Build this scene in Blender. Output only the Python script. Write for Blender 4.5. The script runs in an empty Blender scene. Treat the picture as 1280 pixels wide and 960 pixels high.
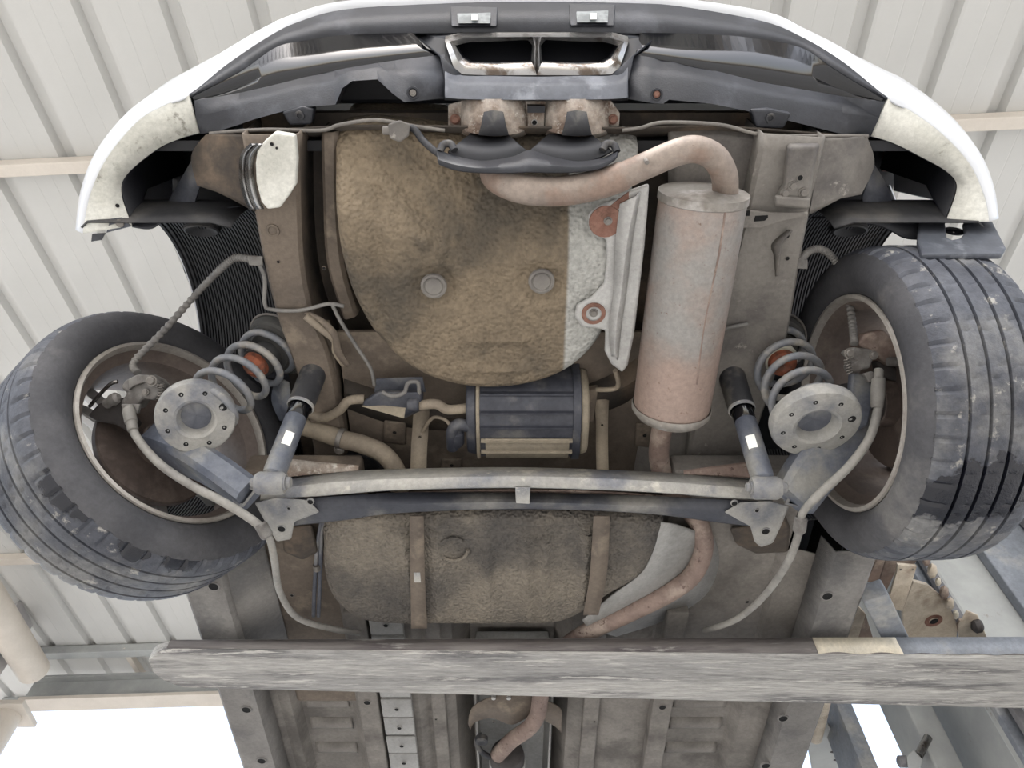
import bpy, bmesh, math, random
from mathutils import Vector, Matrix, Quaternion
random.seed(7)
SC = bpy.context.scene
COL = SC.collection
# ------------------------------------------------------------------ camera
CH = 1.25                                   # camera height above the floor
FPX = 961.0; EL = math.radians(57.5)        # focal length in pixels (1280 wide), upward tilt
FW = Vector((0, math.cos(EL), math.sin(EL))); UP = Vector((0, -math.sin(EL), math.cos(EL)))
cam = bpy.data.cameras.new('camera'); cam.sensor_fit = 'HORIZONTAL'; cam.sensor_width = 36
cam.lens = FPX / 1280 * 36; cam.clip_start = 0.05; cam.clip_end = 300
CAM = bpy.data.objects.new('camera', cam); COL.objects.link(CAM)
CAM.location = (0, 0, CH); CAM.rotation_euler = (EL + math.pi / 2, 0, 0)
SC.camera = CAM
# ------------------------------------------------------------------ sky, sun, exposure
SUN_EL, SUN_AZ = math.radians(44), math.radians(190)      # sun stands behind the photographer
W = bpy.data.worlds.new('world'); SC.world = W; W.use_nodes = True
nt = W.node_tree; nt.nodes.clear()
sky = nt.nodes.new('ShaderNodeTexSky'); sky.sky_type = 'NISHITA'; sky.sun_disc = False
sky.sun_elevation = SUN_EL; sky.sun_rotation = SUN_AZ; sky.dust_density = 2.5; sky.air_density = 1.0; sky.ozone_density = 1.0
bg = nt.nodes.new('ShaderNodeBackground'); bg.inputs[1].default_value = 0.55
hz = nt.nodes.new('ShaderNodeHueSaturation'); hz.inputs['Saturation'].default_value = .5; nt.links.new(sky.outputs[0], hz.inputs['Color'])
wo = nt.nodes.new('ShaderNodeOutputWorld'); nt.links.new(hz.outputs[0], bg.inputs[0]); nt.links.new(bg.outputs[0], wo.inputs[0])
sl = bpy.data.lights.new('sun', 'SUN'); sl.energy = 4.0; sl.angle = math.radians(0.6); sl.color = (1, .98, .95)
SUN = bpy.data.objects.new('sun', sl); COL.objects.link(SUN)
sd = Vector((math.sin(SUN_AZ) * math.cos(SUN_EL), math.cos(SUN_AZ) * math.cos(SUN_EL), math.sin(SUN_EL)))
SUN.rotation_euler = (-sd).to_track_quat('-Z', 'Y').to_euler(); SUN.location = (0, -4, 8)
vs = SC.view_settings; vs.view_transform = 'Standard'; vs.look = 'None'; vs.gamma = 1.0; vs.use_curve_mapping = False; vs.exposure = 0.03

# ------------------------------------------------------------------ placing helpers (photo pixel + real height/depth -> point)
def ray(px, py):
    return FW + Vector((1, 0, 0)) * ((px - 640) / FPX) + UP * ((480 - py) / FPX)
O = Vector((0, 0, CH))
def P(px, py, h):                            # h: height above the camera
    d = ray(px, py); return O + d * (h / d.z)
def PD(px, py, dep): return O + ray(px, py) * dep
def PY(px, py, Y): d = ray(px, py); return O + d * (Y / d.y)
def PX(px, py, X): d = ray(px, py); return O + d * (X / d.x)

# ------------------------------------------------------------------ materials
MATS = {}
def lin(c, k=.72):
    g = sum(c) / 3; c = [g + (v - g) * k for v in c]
    return tuple(((v / 255) / 12.92 if v / 255 <= .04045 else ((v / 255 + .055) / 1.055) ** 2.4) for v in c) + (1,)
def M(name, c1, c2=None, scale=8, rough=.7, metal=0.0, bump=0.0, bscale=150, c3=None, s3=3, t3=.55, w3=.08, c4=None, s4=20, t4=.6,
      coat=0.0, spec=.4, stretch=None, vor=False, xmask=None, rough2=None, wet=None, grime=.22, gs=90):
    m = bpy.data.materials.new(name); m.use_nodes = True; n = m.node_tree; L = n.links.new
    b = n.nodes['Principled BSDF']; b.inputs['Roughness'].default_value = rough; b.inputs['Metallic'].default_value = metal
    b.inputs['Specular IOR Level'].default_value = spec; b.inputs['Coat Weight'].default_value = coat; b.inputs['Coat Roughness'].default_value = .04
    tc = n.nodes.new('ShaderNodeTexCoord'); co = tc.outputs['Object']
    if stretch:
        mp = n.nodes.new('ShaderNodeMapping'); mp.inputs['Scale'].default_value = stretch; L(co, mp.inputs[0]); co = mp.outputs[0]
    def noise(s, det=6, r=.6):
        t = n.nodes.new('ShaderNodeTexNoise'); t.inputs['Scale'].default_value = s; t.inputs['Detail'].default_value = det; t.inputs['Roughness'].default_value = r
        L(co, t.inputs['Vector']); return t.outputs['Fac']
    def mixc(fac, a, bb):
        x = n.nodes.new('ShaderNodeMix'); x.data_type = 'RGBA'; L(fac, x.inputs[0])
        for i, v in ((6, a), (7, bb)):
            if isinstance(v, tuple): x.inputs[i].default_value = v
            else: L(v, x.inputs[i])
        return x.outputs[2]
    def thr(v, a, w):
        r = n.nodes.new('ShaderNodeMapRange'); r.inputs[1].default_value = a - w; r.inputs[2].default_value = a + w; r.interpolation_type = 'SMOOTHSTEP'; L(v, r.inputs[0]); return r.outputs[0]
    col = lin(c1)
    if c2: col = mixc(thr(noise(scale), .5, .16), lin(c1), lin(c2))
    if c3:
        f3 = thr(noise(s3), t3, w3); col = mixc(f3, col, lin(c3))
        if rough2 is not None:
            rr = n.nodes.new('ShaderNodeMapRange'); rr.inputs[3].default_value = rough; rr.inputs[4].default_value = rough2; L(f3, rr.inputs[0]); L(rr.outputs[0], b.inputs['Roughness'])
    if c4: col = mixc(thr(noise(s4, 8, .7), t4, .05), col, lin(c4))
    if xmask:
        g = n.nodes.new('ShaderNodeNewGeometry'); s = n.nodes.new('ShaderNodeSeparateXYZ'); L(g.outputs['Position'], s.inputs[0])
        col = mixc(thr(s.outputs[0], xmask[0], .004), col, mixc(noise(9), lin(xmask[1]), lin(xmask[2])))
    if grime:
        g_ = n.nodes.new('ShaderNodeMapRange'); g_.inputs[1].default_value = .3; g_.inputs[2].default_value = .7; g_.inputs[3].default_value = 1 - grime; g_.inputs[4].default_value = 1 + grime * .7; L(noise(gs, 8, .75), g_.inputs[0])
        x = n.nodes.new('ShaderNodeVectorMath'); x.operation = 'SCALE'; L(g_.outputs[0], x.inputs['Scale'])
        if isinstance(col, tuple): x.inputs[0].default_value = col[:3]
        else: L(col, x.inputs[0])
        col = x.outputs[0]
    if wet:
        gp = n.nodes.new('ShaderNodeNewGeometry'); tot = None
        for c_, r_ in wet:
            d_ = n.nodes.new('ShaderNodeVectorMath'); d_.operation = 'DISTANCE'; L(gp.outputs['Position'], d_.inputs[0]); d_.inputs[1].default_value = c_
            q_ = n.nodes.new('ShaderNodeMath'); q_.operation = 'DIVIDE'; q_.inputs[1].default_value = r_; L(d_.outputs['Value'], q_.inputs[0]); q_ = q_.outputs[0]
            if tot is None: tot = q_
            else:
                mn = n.nodes.new('ShaderNodeMath'); mn.operation = 'MINIMUM'; L(tot, mn.inputs[0]); L(q_, mn.inputs[1]); tot = mn.outputs[0]
        ad = n.nodes.new('ShaderNodeMath'); ad.operation = 'MULTIPLY_ADD'; L(noise(26, 5, .6), ad.inputs[0]); ad.inputs[1].default_value = 1.6; L(tot, ad.inputs[2])
        inv = n.nodes.new('ShaderNodeMath'); inv.operation = 'SUBTRACT'; inv.inputs[0].default_value = 2.8; L(ad.outputs[0], inv.inputs[1]); wf = thr(inv.outputs[0], 1.0, .08)
        col = mixc(wf, col, lin((20, 22, 32))); rr = n.nodes.new('ShaderNodeMapRange'); rr.inputs[3].default_value = rough; rr.inputs[4].default_value = .22; L(wf, rr.inputs[0]); L(rr.outputs[0], b.inputs['Roughness'])
    if isinstance(col, tuple): b.inputs['Base Color'].default_value = col
    else: L(col, b.inputs['Base Color'])
    if bump:
        bp = n.nodes.new('ShaderNodeBump'); bp.inputs['Strength'].default_value = bump; bp.inputs['Distance'].default_value = .008
        if vor:
            v = n.nodes.new('ShaderNodeTexVoronoi'); v.feature = 'SMOOTH_F1'; v.inputs['Scale'].default_value = bscale; L(co, v.inputs['Vector']); L(v.outputs['Distance'], bp.inputs['Height'])
        else: L(noise(bscale, 4), bp.inputs['Height'])
        L(bp.outputs[0], b.inputs['Normal'])
    MATS[name] = m; return m

M('white_paint', (206, 209, 214), (192, 195, 201), 5, .3, coat=.4, c4=(110, 112, 118), s4=14, t4=.73, grime=.05, gs=40)
M('bumper_underside', (205, 203, 192), (178, 176, 164), 9, .6, c4=(128, 124, 112), s4=16, t4=.64)
M('gloss_black', (10, 11, 16), None, rough=.1, spec=.45, grime=0)
M('black_plastic', (26, 28, 35), (38, 40, 48), 10, .5, c3=(60, 62, 70), s3=7, t3=.62, bump=.12, bscale=300)
M('grey_plastic', (78, 82, 92), (60, 64, 74), 9, .55, c3=(104, 108, 117), s3=14, t3=.62)
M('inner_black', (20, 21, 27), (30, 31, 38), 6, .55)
M('liner_black', (36, 37, 42), (56, 56, 58), 6, .65, c3=(82, 78, 74), s3=4, t3=.6, bump=.1)
M('underseal', (124, 106, 81), (102, 87, 67), 5, .85, c3=(78, 69, 56), s3=4.5, t3=.56, w3=.1, bump=.8, bscale=130, vor=True, grime=.3, gs=60, xmask=(.108, (168, 166, 158), (140, 140, 134)))
M('tank_coat', (122, 111, 95), (96, 88, 78), 5, .85, c3=(74, 69, 64), s3=3.5, t3=.55, w3=.12, bump=.9, bscale=160, vor=True, grime=.3, gs=70)
M('brown_steel', (108, 93, 78), (86, 74, 63), 6, .75, c3=(122, 106, 88), s3=9, t3=.6, bump=.1, bscale=90)
M('dark_brown_steel', (70, 60, 50), (54, 47, 41), 6, .8, c3=(98, 80, 62), s3=5, t3=.6, bump=.1, bscale=90)
M('grey_steel', (122, 116, 108), (102, 96, 90), 6, .7, c3=(84, 79, 76), s3=5, t3=.6, c4=(142, 135, 126), s4=24, t4=.66, bump=.12, bscale=90)
M('pan_steel', (122, 115, 107), (100, 94, 87), 5, .75, c3=(84, 78, 72), s3=4, t3=.58, bump=.15, bscale=60)
M('sill_steel', (124, 120, 115), (106, 102, 98), 6, .7, c3=(86, 84, 83), s3=4, t3=.58, bump=.2, bscale=120)
M('dark_steel', (62, 66, 78), (92, 94, 102), 9, .6, c3=(120, 118, 116), s3=7, t3=.6, bump=.1)
M('blue_steel', (70, 76, 92), (96, 101, 112), 10, .5, c3=(124, 122, 116), s3=7, t3=.6, bump=.15, bscale=80)
M('dusty_steel', (146, 143, 135), (122, 121, 119), 12, .65, c3=(96, 98, 106), s3=9, t3=.6, c4=(116, 90, 72), s4=18, t4=.7, bump=.2, bscale=80)
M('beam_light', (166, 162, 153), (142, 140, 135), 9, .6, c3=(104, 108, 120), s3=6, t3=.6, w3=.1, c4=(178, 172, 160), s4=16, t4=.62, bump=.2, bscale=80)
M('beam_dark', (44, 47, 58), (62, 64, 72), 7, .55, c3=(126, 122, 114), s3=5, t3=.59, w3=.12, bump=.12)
M('muffler_skin', (152, 126, 112), (136, 116, 104), 5, .5, .2, c3=(136, 132, 127), s3=3.2, t3=.54, w3=.1, c4=(112, 80, 62), s4=60, t4=.66, bump=.08, bscale=60)
M('muffler_end', (140, 134, 126), (120, 112, 102), 8, .55, .2, c3=(158, 152, 146), s3=12, t3=.58)
M('pipe_skin', (152, 135, 121), (132, 116, 104), 9, .6, .12, c3=(134, 108, 92), s3=10, t3=.58, c4=(110, 84, 70), s4=60, t4=.68, bump=.06)
M('rust_pipe', (136, 111, 98), (114, 92, 82), 10, .7, .05, c3=(150, 130, 115), s3=14, t3=.58, c4=(90, 66, 56), s4=60, t4=.62, bump=.15)
M('rust', (120, 74, 58), (138, 94, 76), 30, .85, c3=(98, 60, 46), s3=20, t3=.58)
M('rusty_plate', (156, 146, 134), (128, 108, 92), 18, .75, c3=(100, 76, 60), s3=14, t3=.6, c4=(172, 164, 152), s4=50, t4=.6, bump=.3, bscale=120, grime=.35)
M('galvanised', (172, 170, 166), (156, 154, 150), 7, .55, .25, c4=(150, 112, 92), s4=45, t4=.7, bump=.08, bscale=50)
M('grey_shield', (150, 148, 144), (132, 130, 126), 6, .55, .2)
M('chrome', (150, 148, 146), (128, 126, 124), 9, .24, .9, c3=(84, 72, 62), s3=26, t3=.58, grime=0)
M('tyre_wall', (56, 56, 60), (72, 71, 74), 7, .75, c3=(98, 95, 93), s3=5, t3=.6, bump=.12, bscale=150)
def tyre_hit(px, py, c, out):
    c = Vector(c) + O; e = Vector(out).normalized(); c = c + e * .1; d = ray(px, py); o = O - c
    dp = d - e * d.dot(e); op = o - e * o.dot(e); A, B, C = dp.dot(dp), 2 * dp.dot(op), op.dot(op) - .316 ** 2; D = B * B - 4 * A * C
    return O + d * ((-B - math.sqrt(max(D, 0))) / (2 * A))
WPOS = {'right': ((.686, .879, 1.309), (1, .019, .044)), 'left': ((-.721, .978, 1.355), (-.747, .657, .101))}
for sd_, wp in (('right', [((1205, 622), .065), ((1255, 610), .06), ((1150, 630), .045)]), ('left', [((75, 610), .05), ((100, 640), .03), ((170, 690), .035), ((235, 700), .06), ((285, 690), .05)])):
    M('tyre_rubber_' + sd_, (50, 53, 64), (72, 75, 84), 9, .6, c3=(104, 103, 102), s3=6, t3=.57, w3=.1, c4=(140, 136, 128), s4=28, t4=.64, bump=.2, bscale=200, grime=.35, gs=60, wet=[(tuple(tyre_hit(*a, *WPOS[sd_])), r) for a, r in wp])
M('rim_silver', (176, 168, 158), (150, 142, 132), 9, .45, .35)
M('rim_barrel', (118, 102, 92), (98, 84, 77), 5, .6, .15, c3=(130, 114, 102), s3=9, t3=.58)
M('rim_spoke', (176, 174, 172), None, rough=.35, metal=.5, grime=0)
M('disc_rust', (96, 80, 71), (78, 65, 59), 8, .6, .2, c3=(108, 92, 82), s3=12, t3=.58)
M('caliper_metal', (128, 124, 118), (106, 102, 98), 14, .6, .25, c3=(84, 78, 74), s3=18, t3=.6)
M('dark_iron', (48, 44, 44), (64, 58, 56), 12, .7)
M('spring_grey', (104, 108, 116), (124, 122, 120), 16, .5, c3=(146, 140, 128), s3=20, t3=.6)
M('rubber_black', (34, 35, 40), (52, 52, 56), 14, .65, c3=(84, 80, 74), s3=16, t3=.6)
M('mount_rubber', (72, 70, 66), (54, 54, 54), 20, .7)
M('orange_foam', (176, 84, 48), (140, 70, 46), 40, .8, c3=(110, 68, 50), s3=35, t3=.55)
M('cream_foam', (202, 198, 176), None, rough=.7, grime=0)
M('hose_grey', (120, 116, 110), (98, 95, 92), 14, .65)
M('hose_dust', (150, 134, 110), (124, 110, 92), 10, .75)
M('cable_grey', (134, 130, 122), (112, 108, 102), 12, .65)
M('canister_black', (44, 47, 58), (62, 64, 74), 11, .5, c3=(98, 96, 94), s3=8, t3=.63)
M('canister_dust', (156, 142, 118), (132, 120, 100), 9, .75)
M('label_white', (232, 232, 224), None, rough=.5, grime=0)
M('bolt_steel', (136, 130, 122), (104, 98, 92), 40, .5, .4)
M('hole_black', (10, 10, 11), None, rough=.9, grime=0)  # flat black painted for the shade inside holes and slots
M('red_lens', (110, 18, 22), None, rough=.3, grime=0)
M('lamp_lens', (150, 156, 158), (110, 116, 118), 30, .2, coat=.5, grime=0)
M('roof_sheet', (188, 186, 180), (180, 178, 172), 1.5, .5, bump=.01, bscale=8, grime=.04, gs=12)
M('purlin_cream', (206, 194, 178), (194, 182, 166), 3, .55, c4=(150, 130, 108), s4=14, t4=.7, grime=.05)
M('plank_skin', (166, 163, 157), (138, 136, 133), 10, .8, stretch=(.1, 1, 1), c3=(104, 102, 102), s3=30, t3=.56, w3=.06, c4=(178, 174, 167), s4=60, t4=.58, bump=1.0, bscale=110, grime=.4, gs=150)
M('plank_edge', (94, 86, 84), (122, 116, 112), 10, .75, stretch=(.12, 1, 1), c3=(74, 66, 68), s3=14, t3=.55, c4=(150, 146, 140), s4=30, t4=.62, bump=.4, bscale=60)
M('cream_rubbed', (206, 192, 164), (186, 176, 156), 10, .7)
M('lift_paint', (166, 168, 164), (150, 152, 150), 4, .55, c4=(128, 112, 96), s4=12, t4=.7, grime=.05, gs=40)
M('lift_blue', (126, 132, 142), (108, 114, 124), 6, .55, c3=(150, 148, 142), s3=5, t3=.6)
M('lift_dark', (92, 92, 98), (112, 110, 112), 6, .6)
M('lift_beige', (176, 158, 134), (196, 182, 160), 5, .65, c3=(140, 118, 96), s3=6, t3=.62)
M('lift_rust', (138, 112, 96), (112, 92, 82), 7, .7, c3=(160, 140, 122), s3=8, t3=.6)
M('ground', (200, 196, 188), (186, 182, 174), .7, .9, bump=.2, bscale=20, grime=.05, gs=40)
M('wall_paint', (176, 172, 170), (160, 156, 154), 2, .8, grime=.05, gs=40)

# ribbed liner: fine moulded ribs as relief
def ribbed(name, c1, c2, freq, vec):
    m = M(name, c1, c2, 6, .6, c3=(70, 68, 68), s3=4, t3=.6); n = m.node_tree; L = n.links.new
    tc = n.nodes.new('ShaderNodeTexCoord'); d = n.nodes.new('ShaderNodeVectorMath'); d.operation = 'DOT_PRODUCT'
    L(tc.outputs['Object'], d.inputs[0]); d.inputs[1].default_value = vec
    a = n.nodes.new('ShaderNodeMath'); a.operation = 'MULTIPLY'; a.inputs[1].default_value = freq; L(d.outputs['Value'], a.inputs[0])
    s = n.nodes.new('ShaderNodeMath'); s.operation = 'SINE'; L(a.outputs[0], s.inputs[0])
    bp = n.nodes.new('ShaderNodeBump'); bp.inputs['Strength'].default_value = 1; bp.inputs['Distance'].default_value = .0035; L(s.outputs[0], bp.inputs['Height'])
    L(bp.outputs[0], n.nodes['Principled BSDF'].inputs['Normal'])
ribbed('liner_ribbed', (38, 39, 45), (54, 54, 58), 2 * math.pi / .0075, (1, 0, 0))

# ------------------------------------------------------------------ mesh helpers
def tag(o, label=None, cat=None, group=None, kind=None):
    if label: o['label'] = label
    if cat: o['category'] = cat
    if group: o['group'] = group
    if kind: o['kind'] = kind
    return o
def empty(name, loc, label=None, cat=None, kind=None):
    o = bpy.data.objects.new(name, None); COL.objects.link(o); o.location = loc; o.empty_display_size = .1
    return tag(o, label, cat, None, kind)
CAR = None
def world_loc(o):
    v = Vector(o.location)
    while o.parent: o = o.parent; v += o.location
    return v
def obj(name, verts, faces, mat, parent='car', label=None, smooth=None, bevel=0, seg=2, solid=0, sub=0, mats=None, fm=None):
    """mesh object; origin at its centre; smooth: angle in degrees or None"""
    verts = [Vector(v) for v in verts]
    c = sum(verts, Vector()) / len(verts)
    me = bpy.data.meshes.new(name); me.from_pydata([v - c for v in verts], [], faces)
    for k in (mats or [mat]): me.materials.append(MATS[k])
    if fm: me.polygons.foreach_set('material_index', fm)
    bm = bmesh.new(); bm.from_mesh(me); bmesh.ops.remove_doubles(bm, verts=bm.verts, dist=1e-6)
    if not solid: bmesh.ops.recalc_face_normals(bm, faces=bm.faces)
    bm.to_mesh(me); bm.free()
    if smooth is not None:
        for p in me.polygons: p.use_smooth = True
        me.set_sharp_from_angle(angle=math.radians(smooth))
    o = bpy.data.objects.new(name, me); COL.objects.link(o)
    if parent == 'car': parent = CAR
    if parent is not None:
        o.parent = parent; c = c - world_loc(parent)
    o.location = c
    if solid:
        s = o.modifiers.new('thickness', 'SOLIDIFY'); s.thickness = solid; s.offset = 0
    if bevel:
        b = o.modifiers.new('edge', 'BEVEL'); b.width = bevel; b.segments = seg; b.limit_method = 'ANGLE'; b.angle_limit = math.radians(35)
    if sub:
        s = o.modifiers.new('sub', 'SUBSURF'); s.levels = sub; s.render_levels = sub
    if label: o['label'] = label
    return o
def crp(a, b, c, d, t):
    return .5 * ((2 * b) + (c - a) * t + (2 * a - 5 * b + 4 * c - d) * t * t + (3 * b - a - 3 * c + d) * t ** 3)
def curve(pts, k=6, closed=False):
    pts = [Vector(p) for p in pts]; n = len(pts); out = []
    for i in range(n if closed else n - 1):
        if closed: q = [pts[(i + j) % n] for j in (-1, 0, 1, 2)]
        else: q = [pts[max(i - 1, 0)], pts[i], pts[i + 1], pts[min(i + 2, n - 1)]]
        out += [crp(*q, j / k) for j in range(k)]
    if not closed: out.append(pts[-1])
    return out
def PP(l, h=None):                           # list of (px,py[,h]) -> points
    return [P(p[0], p[1], p[2] if len(p) > 2 else h) for p in l]
def sheet(name, rows, mat, k=6, solid=.004, smooth=40, lin_=False, **kw):
    """skin a surface through rows of points (same count in each)"""
    R = [r if lin_ else curve(r, k) for r in rows]; n = len(R[0]); v = [p for r in R for p in r]; f = []
    for i in range(len(R) - 1):
        for j in range(n - 1): f.append((i * n + j, i * n + j + 1, (i + 1) * n + j + 1, (i + 1) * n + j))
    return obj(name, v, f, mat, smooth=smooth, solid=solid, **kw)
def loft(name, loops, mat, caps=(True, True), smooth=40, **kw):
    n = len(loops[0]); v = [p for l in loops for p in l]; f = []
    for i in range(len(loops) - 1):
        for j in range(n): f.append((i * n + j, i * n + (j + 1) % n, (i + 1) * n + (j + 1) % n, (i + 1) * n + j))
    if caps[0]: f.append(tuple(range(n)))
    if caps[1]: f.append(tuple(range((len(loops) - 1) * n, len(loops) * n)))
    return obj(name, v, f, mat, smooth=smooth, **kw)
def frames(path):
    T = []
    for i in range(len(path)):
        t = path[min(i + 1, len(path) - 1)] - path[max(i - 1, 0)]; T.append(t.normalized())
    a = T[0].orthogonal().normalized(); F = []
    for i, t in enumerate(T):
        if i: a = (T[i - 1].rotation_difference(t)) @ a
        a = (a - t * a.dot(t)).normalized(); F.append((a, t.cross(a)))
    return F
def tube(name, pts, r, mat, k=6, n=14, raw=False, **kw):
    path = [Vector(p) for p in pts] if raw else curve(pts, k)
    F = frames(path); L = []
    for i, (p, (a, b)) in enumerate(zip(path, F)):
        rr = r(i / (len(path) - 1)) if callable(r) else r
        L.append([p + (a * math.cos(2 * math.pi * j / n) + b * math.sin(2 * math.pi * j / n)) * rr for j in range(n)])
    kw.setdefault('smooth', 50)
    return loft(name, L, mat, **kw)
def lathe(name, o, d, prof, mat, n=40, caps=(False, False), ey=1.0, **kw):
    """revolve (t, r) along axis d from o"""
    o = Vector(o); d = Vector(d).normalized(); a = d.orthogonal().normalized()
    z = Vector((0, 0, 1)); a = (z.cross(d)).normalized() if abs(d.z) < .95 else Vector((1, 0, 0)); a = (a - d * a.dot(d)).normalized(); b = d.cross(a)
    L = [[o + d * t + (a * math.cos(2 * math.pi * j / n) + b * math.sin(2 * math.pi * j / n) * ey) * r for j in range(n)] for t, r in prof]
    kw.setdefault('smooth', 35)
    return loft(name, L, mat, caps=caps, **kw)
def panel(name, pts, mat, th=.006, up=(0, 0, 1), **kw):
    """flat or nearly flat plate: outline points, thickness along up"""
    pts = [Vector(p) for p in pts]; u = Vector(up).normalized() * th; n = len(pts)
    v = pts + [p + u for p in pts]; f = [tuple(range(n)), tuple(range(2 * n - 1, n - 1, -1))]
    f += [(j, (j + 1) % n, n + (j + 1) % n, n + j) for j in range(n)]
    return obj(name, v, f, mat, **kw)
def box(name, lo, hi, mat, **kw):
    (x0, y0, z0), (x1, y1, z1) = lo, hi
    v = [(x, y, z) for x in (x0, x1) for y in (y0, y1) for z in (z0, z1)]
    f = [(0, 1, 3, 2), (4, 6, 7, 5), (0, 4, 5, 1), (2, 3, 7, 6), (0, 2, 6, 4), (1, 5, 7, 3)]
    return obj(name, v, f, mat, **kw)
def beam(name, p0, p1, w, t, mat, side=(1, 0, 0), **kw):
    """box-section bar from p0 to p1, w along side, t along the third axis"""
    p0 = Vector(p0); p1 = Vector(p1); d = (p1 - p0).normalized(); s = Vector(side); s = (s - d * s.dot(d)).normalized(); q = d.cross(s)
    v = [p + s * w / 2 * i + q * t / 2 * j for p in (p0, p1) for i, j in ((-1, -1), (1, -1), (1, 1), (-1, 1))]
    f = [(0, 1, 2, 3), (7, 6, 5, 4)] + [(i, (i + 1) % 4, 4 + (i + 1) % 4, 4 + i) for i in range(4)]
    kw.setdefault('bevel', min(w, t) * .08)
    return obj(name, v, f, mat, **kw)
def bolt(p, d, r, mat='bolt_steel', parent='car', name='bolt', hexa=True):
    n = 6 if hexa else 16
    if hexa: return lathe(name, p, d, [(0, r * 1.5), (r * .35, r * 1.45), (r * .35, r), (r * 1.0, r), (r * 1.15, r * .8)], mat, n=12, caps=(True, True), parent=parent, smooth=25)
    return lathe(name, p, d, [(0, r), (r * .3, r * .95), (r * .5, r * .6)], mat, n=n, caps=(True, True), parent=parent)
DOWN = Vector((0, 0, -1))
def hole(p, r, parent='car', d=DOWN, ex=1.0, lip='grey_steel'):
    """drain hole: pressed lip and a flat black disc for its shaded bore"""
    p = Vector(p); o = lathe('hole_lip', p, d, [(-.002, r * 1.35), (.0015, r * 1.2), (.0015, r)], lip, n=20, parent=parent)
    lathe('hole', p, d, [(.0012, r), (.0006, r * .5), (.0006, .0003)], 'hole_black', n=20, parent=parent)  # black disc stands in for the shade inside the bore
    return o

# ================================================================== THE SETTING
def struct(o): o['kind'] = 'structure'; return o
struct(box('floor', (-30, -30, -.2), (30, 30, 0), 'ground', parent=None, label='pale sandy concrete ground under the lift'))
# canopy roof: ribbed white sheets, two slopes, turned a little against the car
YAW = math.radians(-2.7); RS = .345
def RH(Y): return CH + (3.30 + .21 * Y if Y < 4.15 else 4.1715 + .105 * (Y - 4.15))
def RP(x, Y, dz=0):                         # point on the roof plane (roof frame x, Y)
    c, s = math.cos(YAW), math.sin(YAW); return Vector((c * x - s * Y, s * x + c * Y, RH(Y) + dz))
CEIL = struct(empty('ceiling', RP(0, 2), 'white ribbed metal canopy roof above the lifted car'))
prof = [(0, 0), (.083, 0), (.087, .001), (.091, 0), (.166, 0), (.170, .001), (.174, 0), (.248, 0), (.266, .036), (.312, .036), (.330, 0), (.345, 0)]
def roof_mesh(Y0, Y1):
    v = []; f = []; n = len(prof)
    for Y in (Y0, Y1):
        for th in (0, .004):
            v += [RP(x, Y, z + th) - RP(0, Y0) for x, z in prof]
    for j in range(n - 1):
        f += [(j, j + 1, 2 * n + j + 1, 2 * n + j), (n + j + 1, n + j, 3 * n + j, 3 * n + j + 1), (j + 1, j, n + j, n + j + 1), (2 * n + j, 2 * n + j + 1, 3 * n + j + 1, 3 * n + j)]
    me = bpy.data.meshes.new('roof_panel'); me.from_pydata(v, [], f); me.materials.append(MATS['roof_sheet']); me.update(); return me
for Y0, Y1 in ((-1.35, 4.16), (4.14, 6.0)):
    me = roof_mesh(Y0, Y1)
    for i in range(-15, 13):
        o = bpy.data.objects.new('roof_panel', me); COL.objects.link(o); o.parent = CEIL
        o.location = RP(i * RS + .07, Y0) - CEIL.location
def rbar(n, Y, w, t, mat, label, dz=0, x0=-4.9, x1=4.2, parent=None):
    return struct(beam('trim_%d' % n, RP(x0, Y, -t / 2 - .003 + dz), RP(x1, Y, -t / 2 - .003 + dz), w, t, mat, side=(0, 1, .15), parent=parent, label=label))
rbar(1, .94, .06, .06, 'purlin_cream', 'cream steel roof purlin level with the rear bumper corners')
rbar(2, 3.97, .07, .06, 'purlin_cream', 'cream steel roof purlin near the change of roof slope')
rbar(3, 5.2, .10, .07, 'lift_paint', 'pale grey roof purlin above the front edge beam')
rbar(4, 5.95, .06, .05, 'lift_paint', 'thin eave angle along the front roof edge')
rbar(5, -1.2, .06, .06, 'purlin_cream', 'cream steel purlin at the rear roof edge')
# front edge beam (I-section) under the purlins
IB = struct(empty('trim_6', RP(-4.3, 5.5, -.3), 'cream steel I-beam carrying the front roof edge'))
for nm, dz, w, t, m in (('flange', -.34, .16, .03, 'purlin_cream'), ('web', -.24, .03, .20, 'lift_paint'), ('flange', -.13, .16, .02, 'lift_paint')):
    beam(nm, RP(-4.35, 5.5, dz), RP(4.2, 5.5, dz), w, t, m, side=(0, 1, 0), parent=IB)
for x in (-3.5, -2.2):
    beam('hanger_strap', RP(x, 5.15, -.03), RP(x + .02, 5.95, -.03), .05, .05, 'purlin_cream', parent=IB)
# left edge: round raker pipe and corner column
q0, q1 = P(-170, 500, 3.55), P(42, 838, 3.90)
struct(tube('trim_7', [q0, q1], .115, 'purlin_cream', k=2, n=24, parent=None, label='thick cream round pipe along the left roof edge'))
cp = P(20, 892, 3.70); KOL = struct(empty('trim_8', (cp.x, cp.y, 0), 'round cream corner column with square cap plate'))
lathe('shaft', (cp.x - .05, cp.y, 0), (0, 0, 1), [(0, .10), (cp.z - .02, .10)], 'purlin_cream', n=28, caps=(True, True), parent=KOL)
box('cap_plate', (cp.x - .21, cp.y - .15, cp.z - .02), (cp.x + .11, cp.y + .15, cp.z + .02), 'purlin_cream', parent=KOL, bevel=.004)
lw = P(0, 830, 3.8)
struct(box('wall_left', (lw.x - .75, lw.y - .2, lw.z - .55), (lw.x - .02, lw.y + .1, lw.z + .55), 'wall_paint', parent=None, label='grey wall piece beyond the left roof pipe'))

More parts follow.
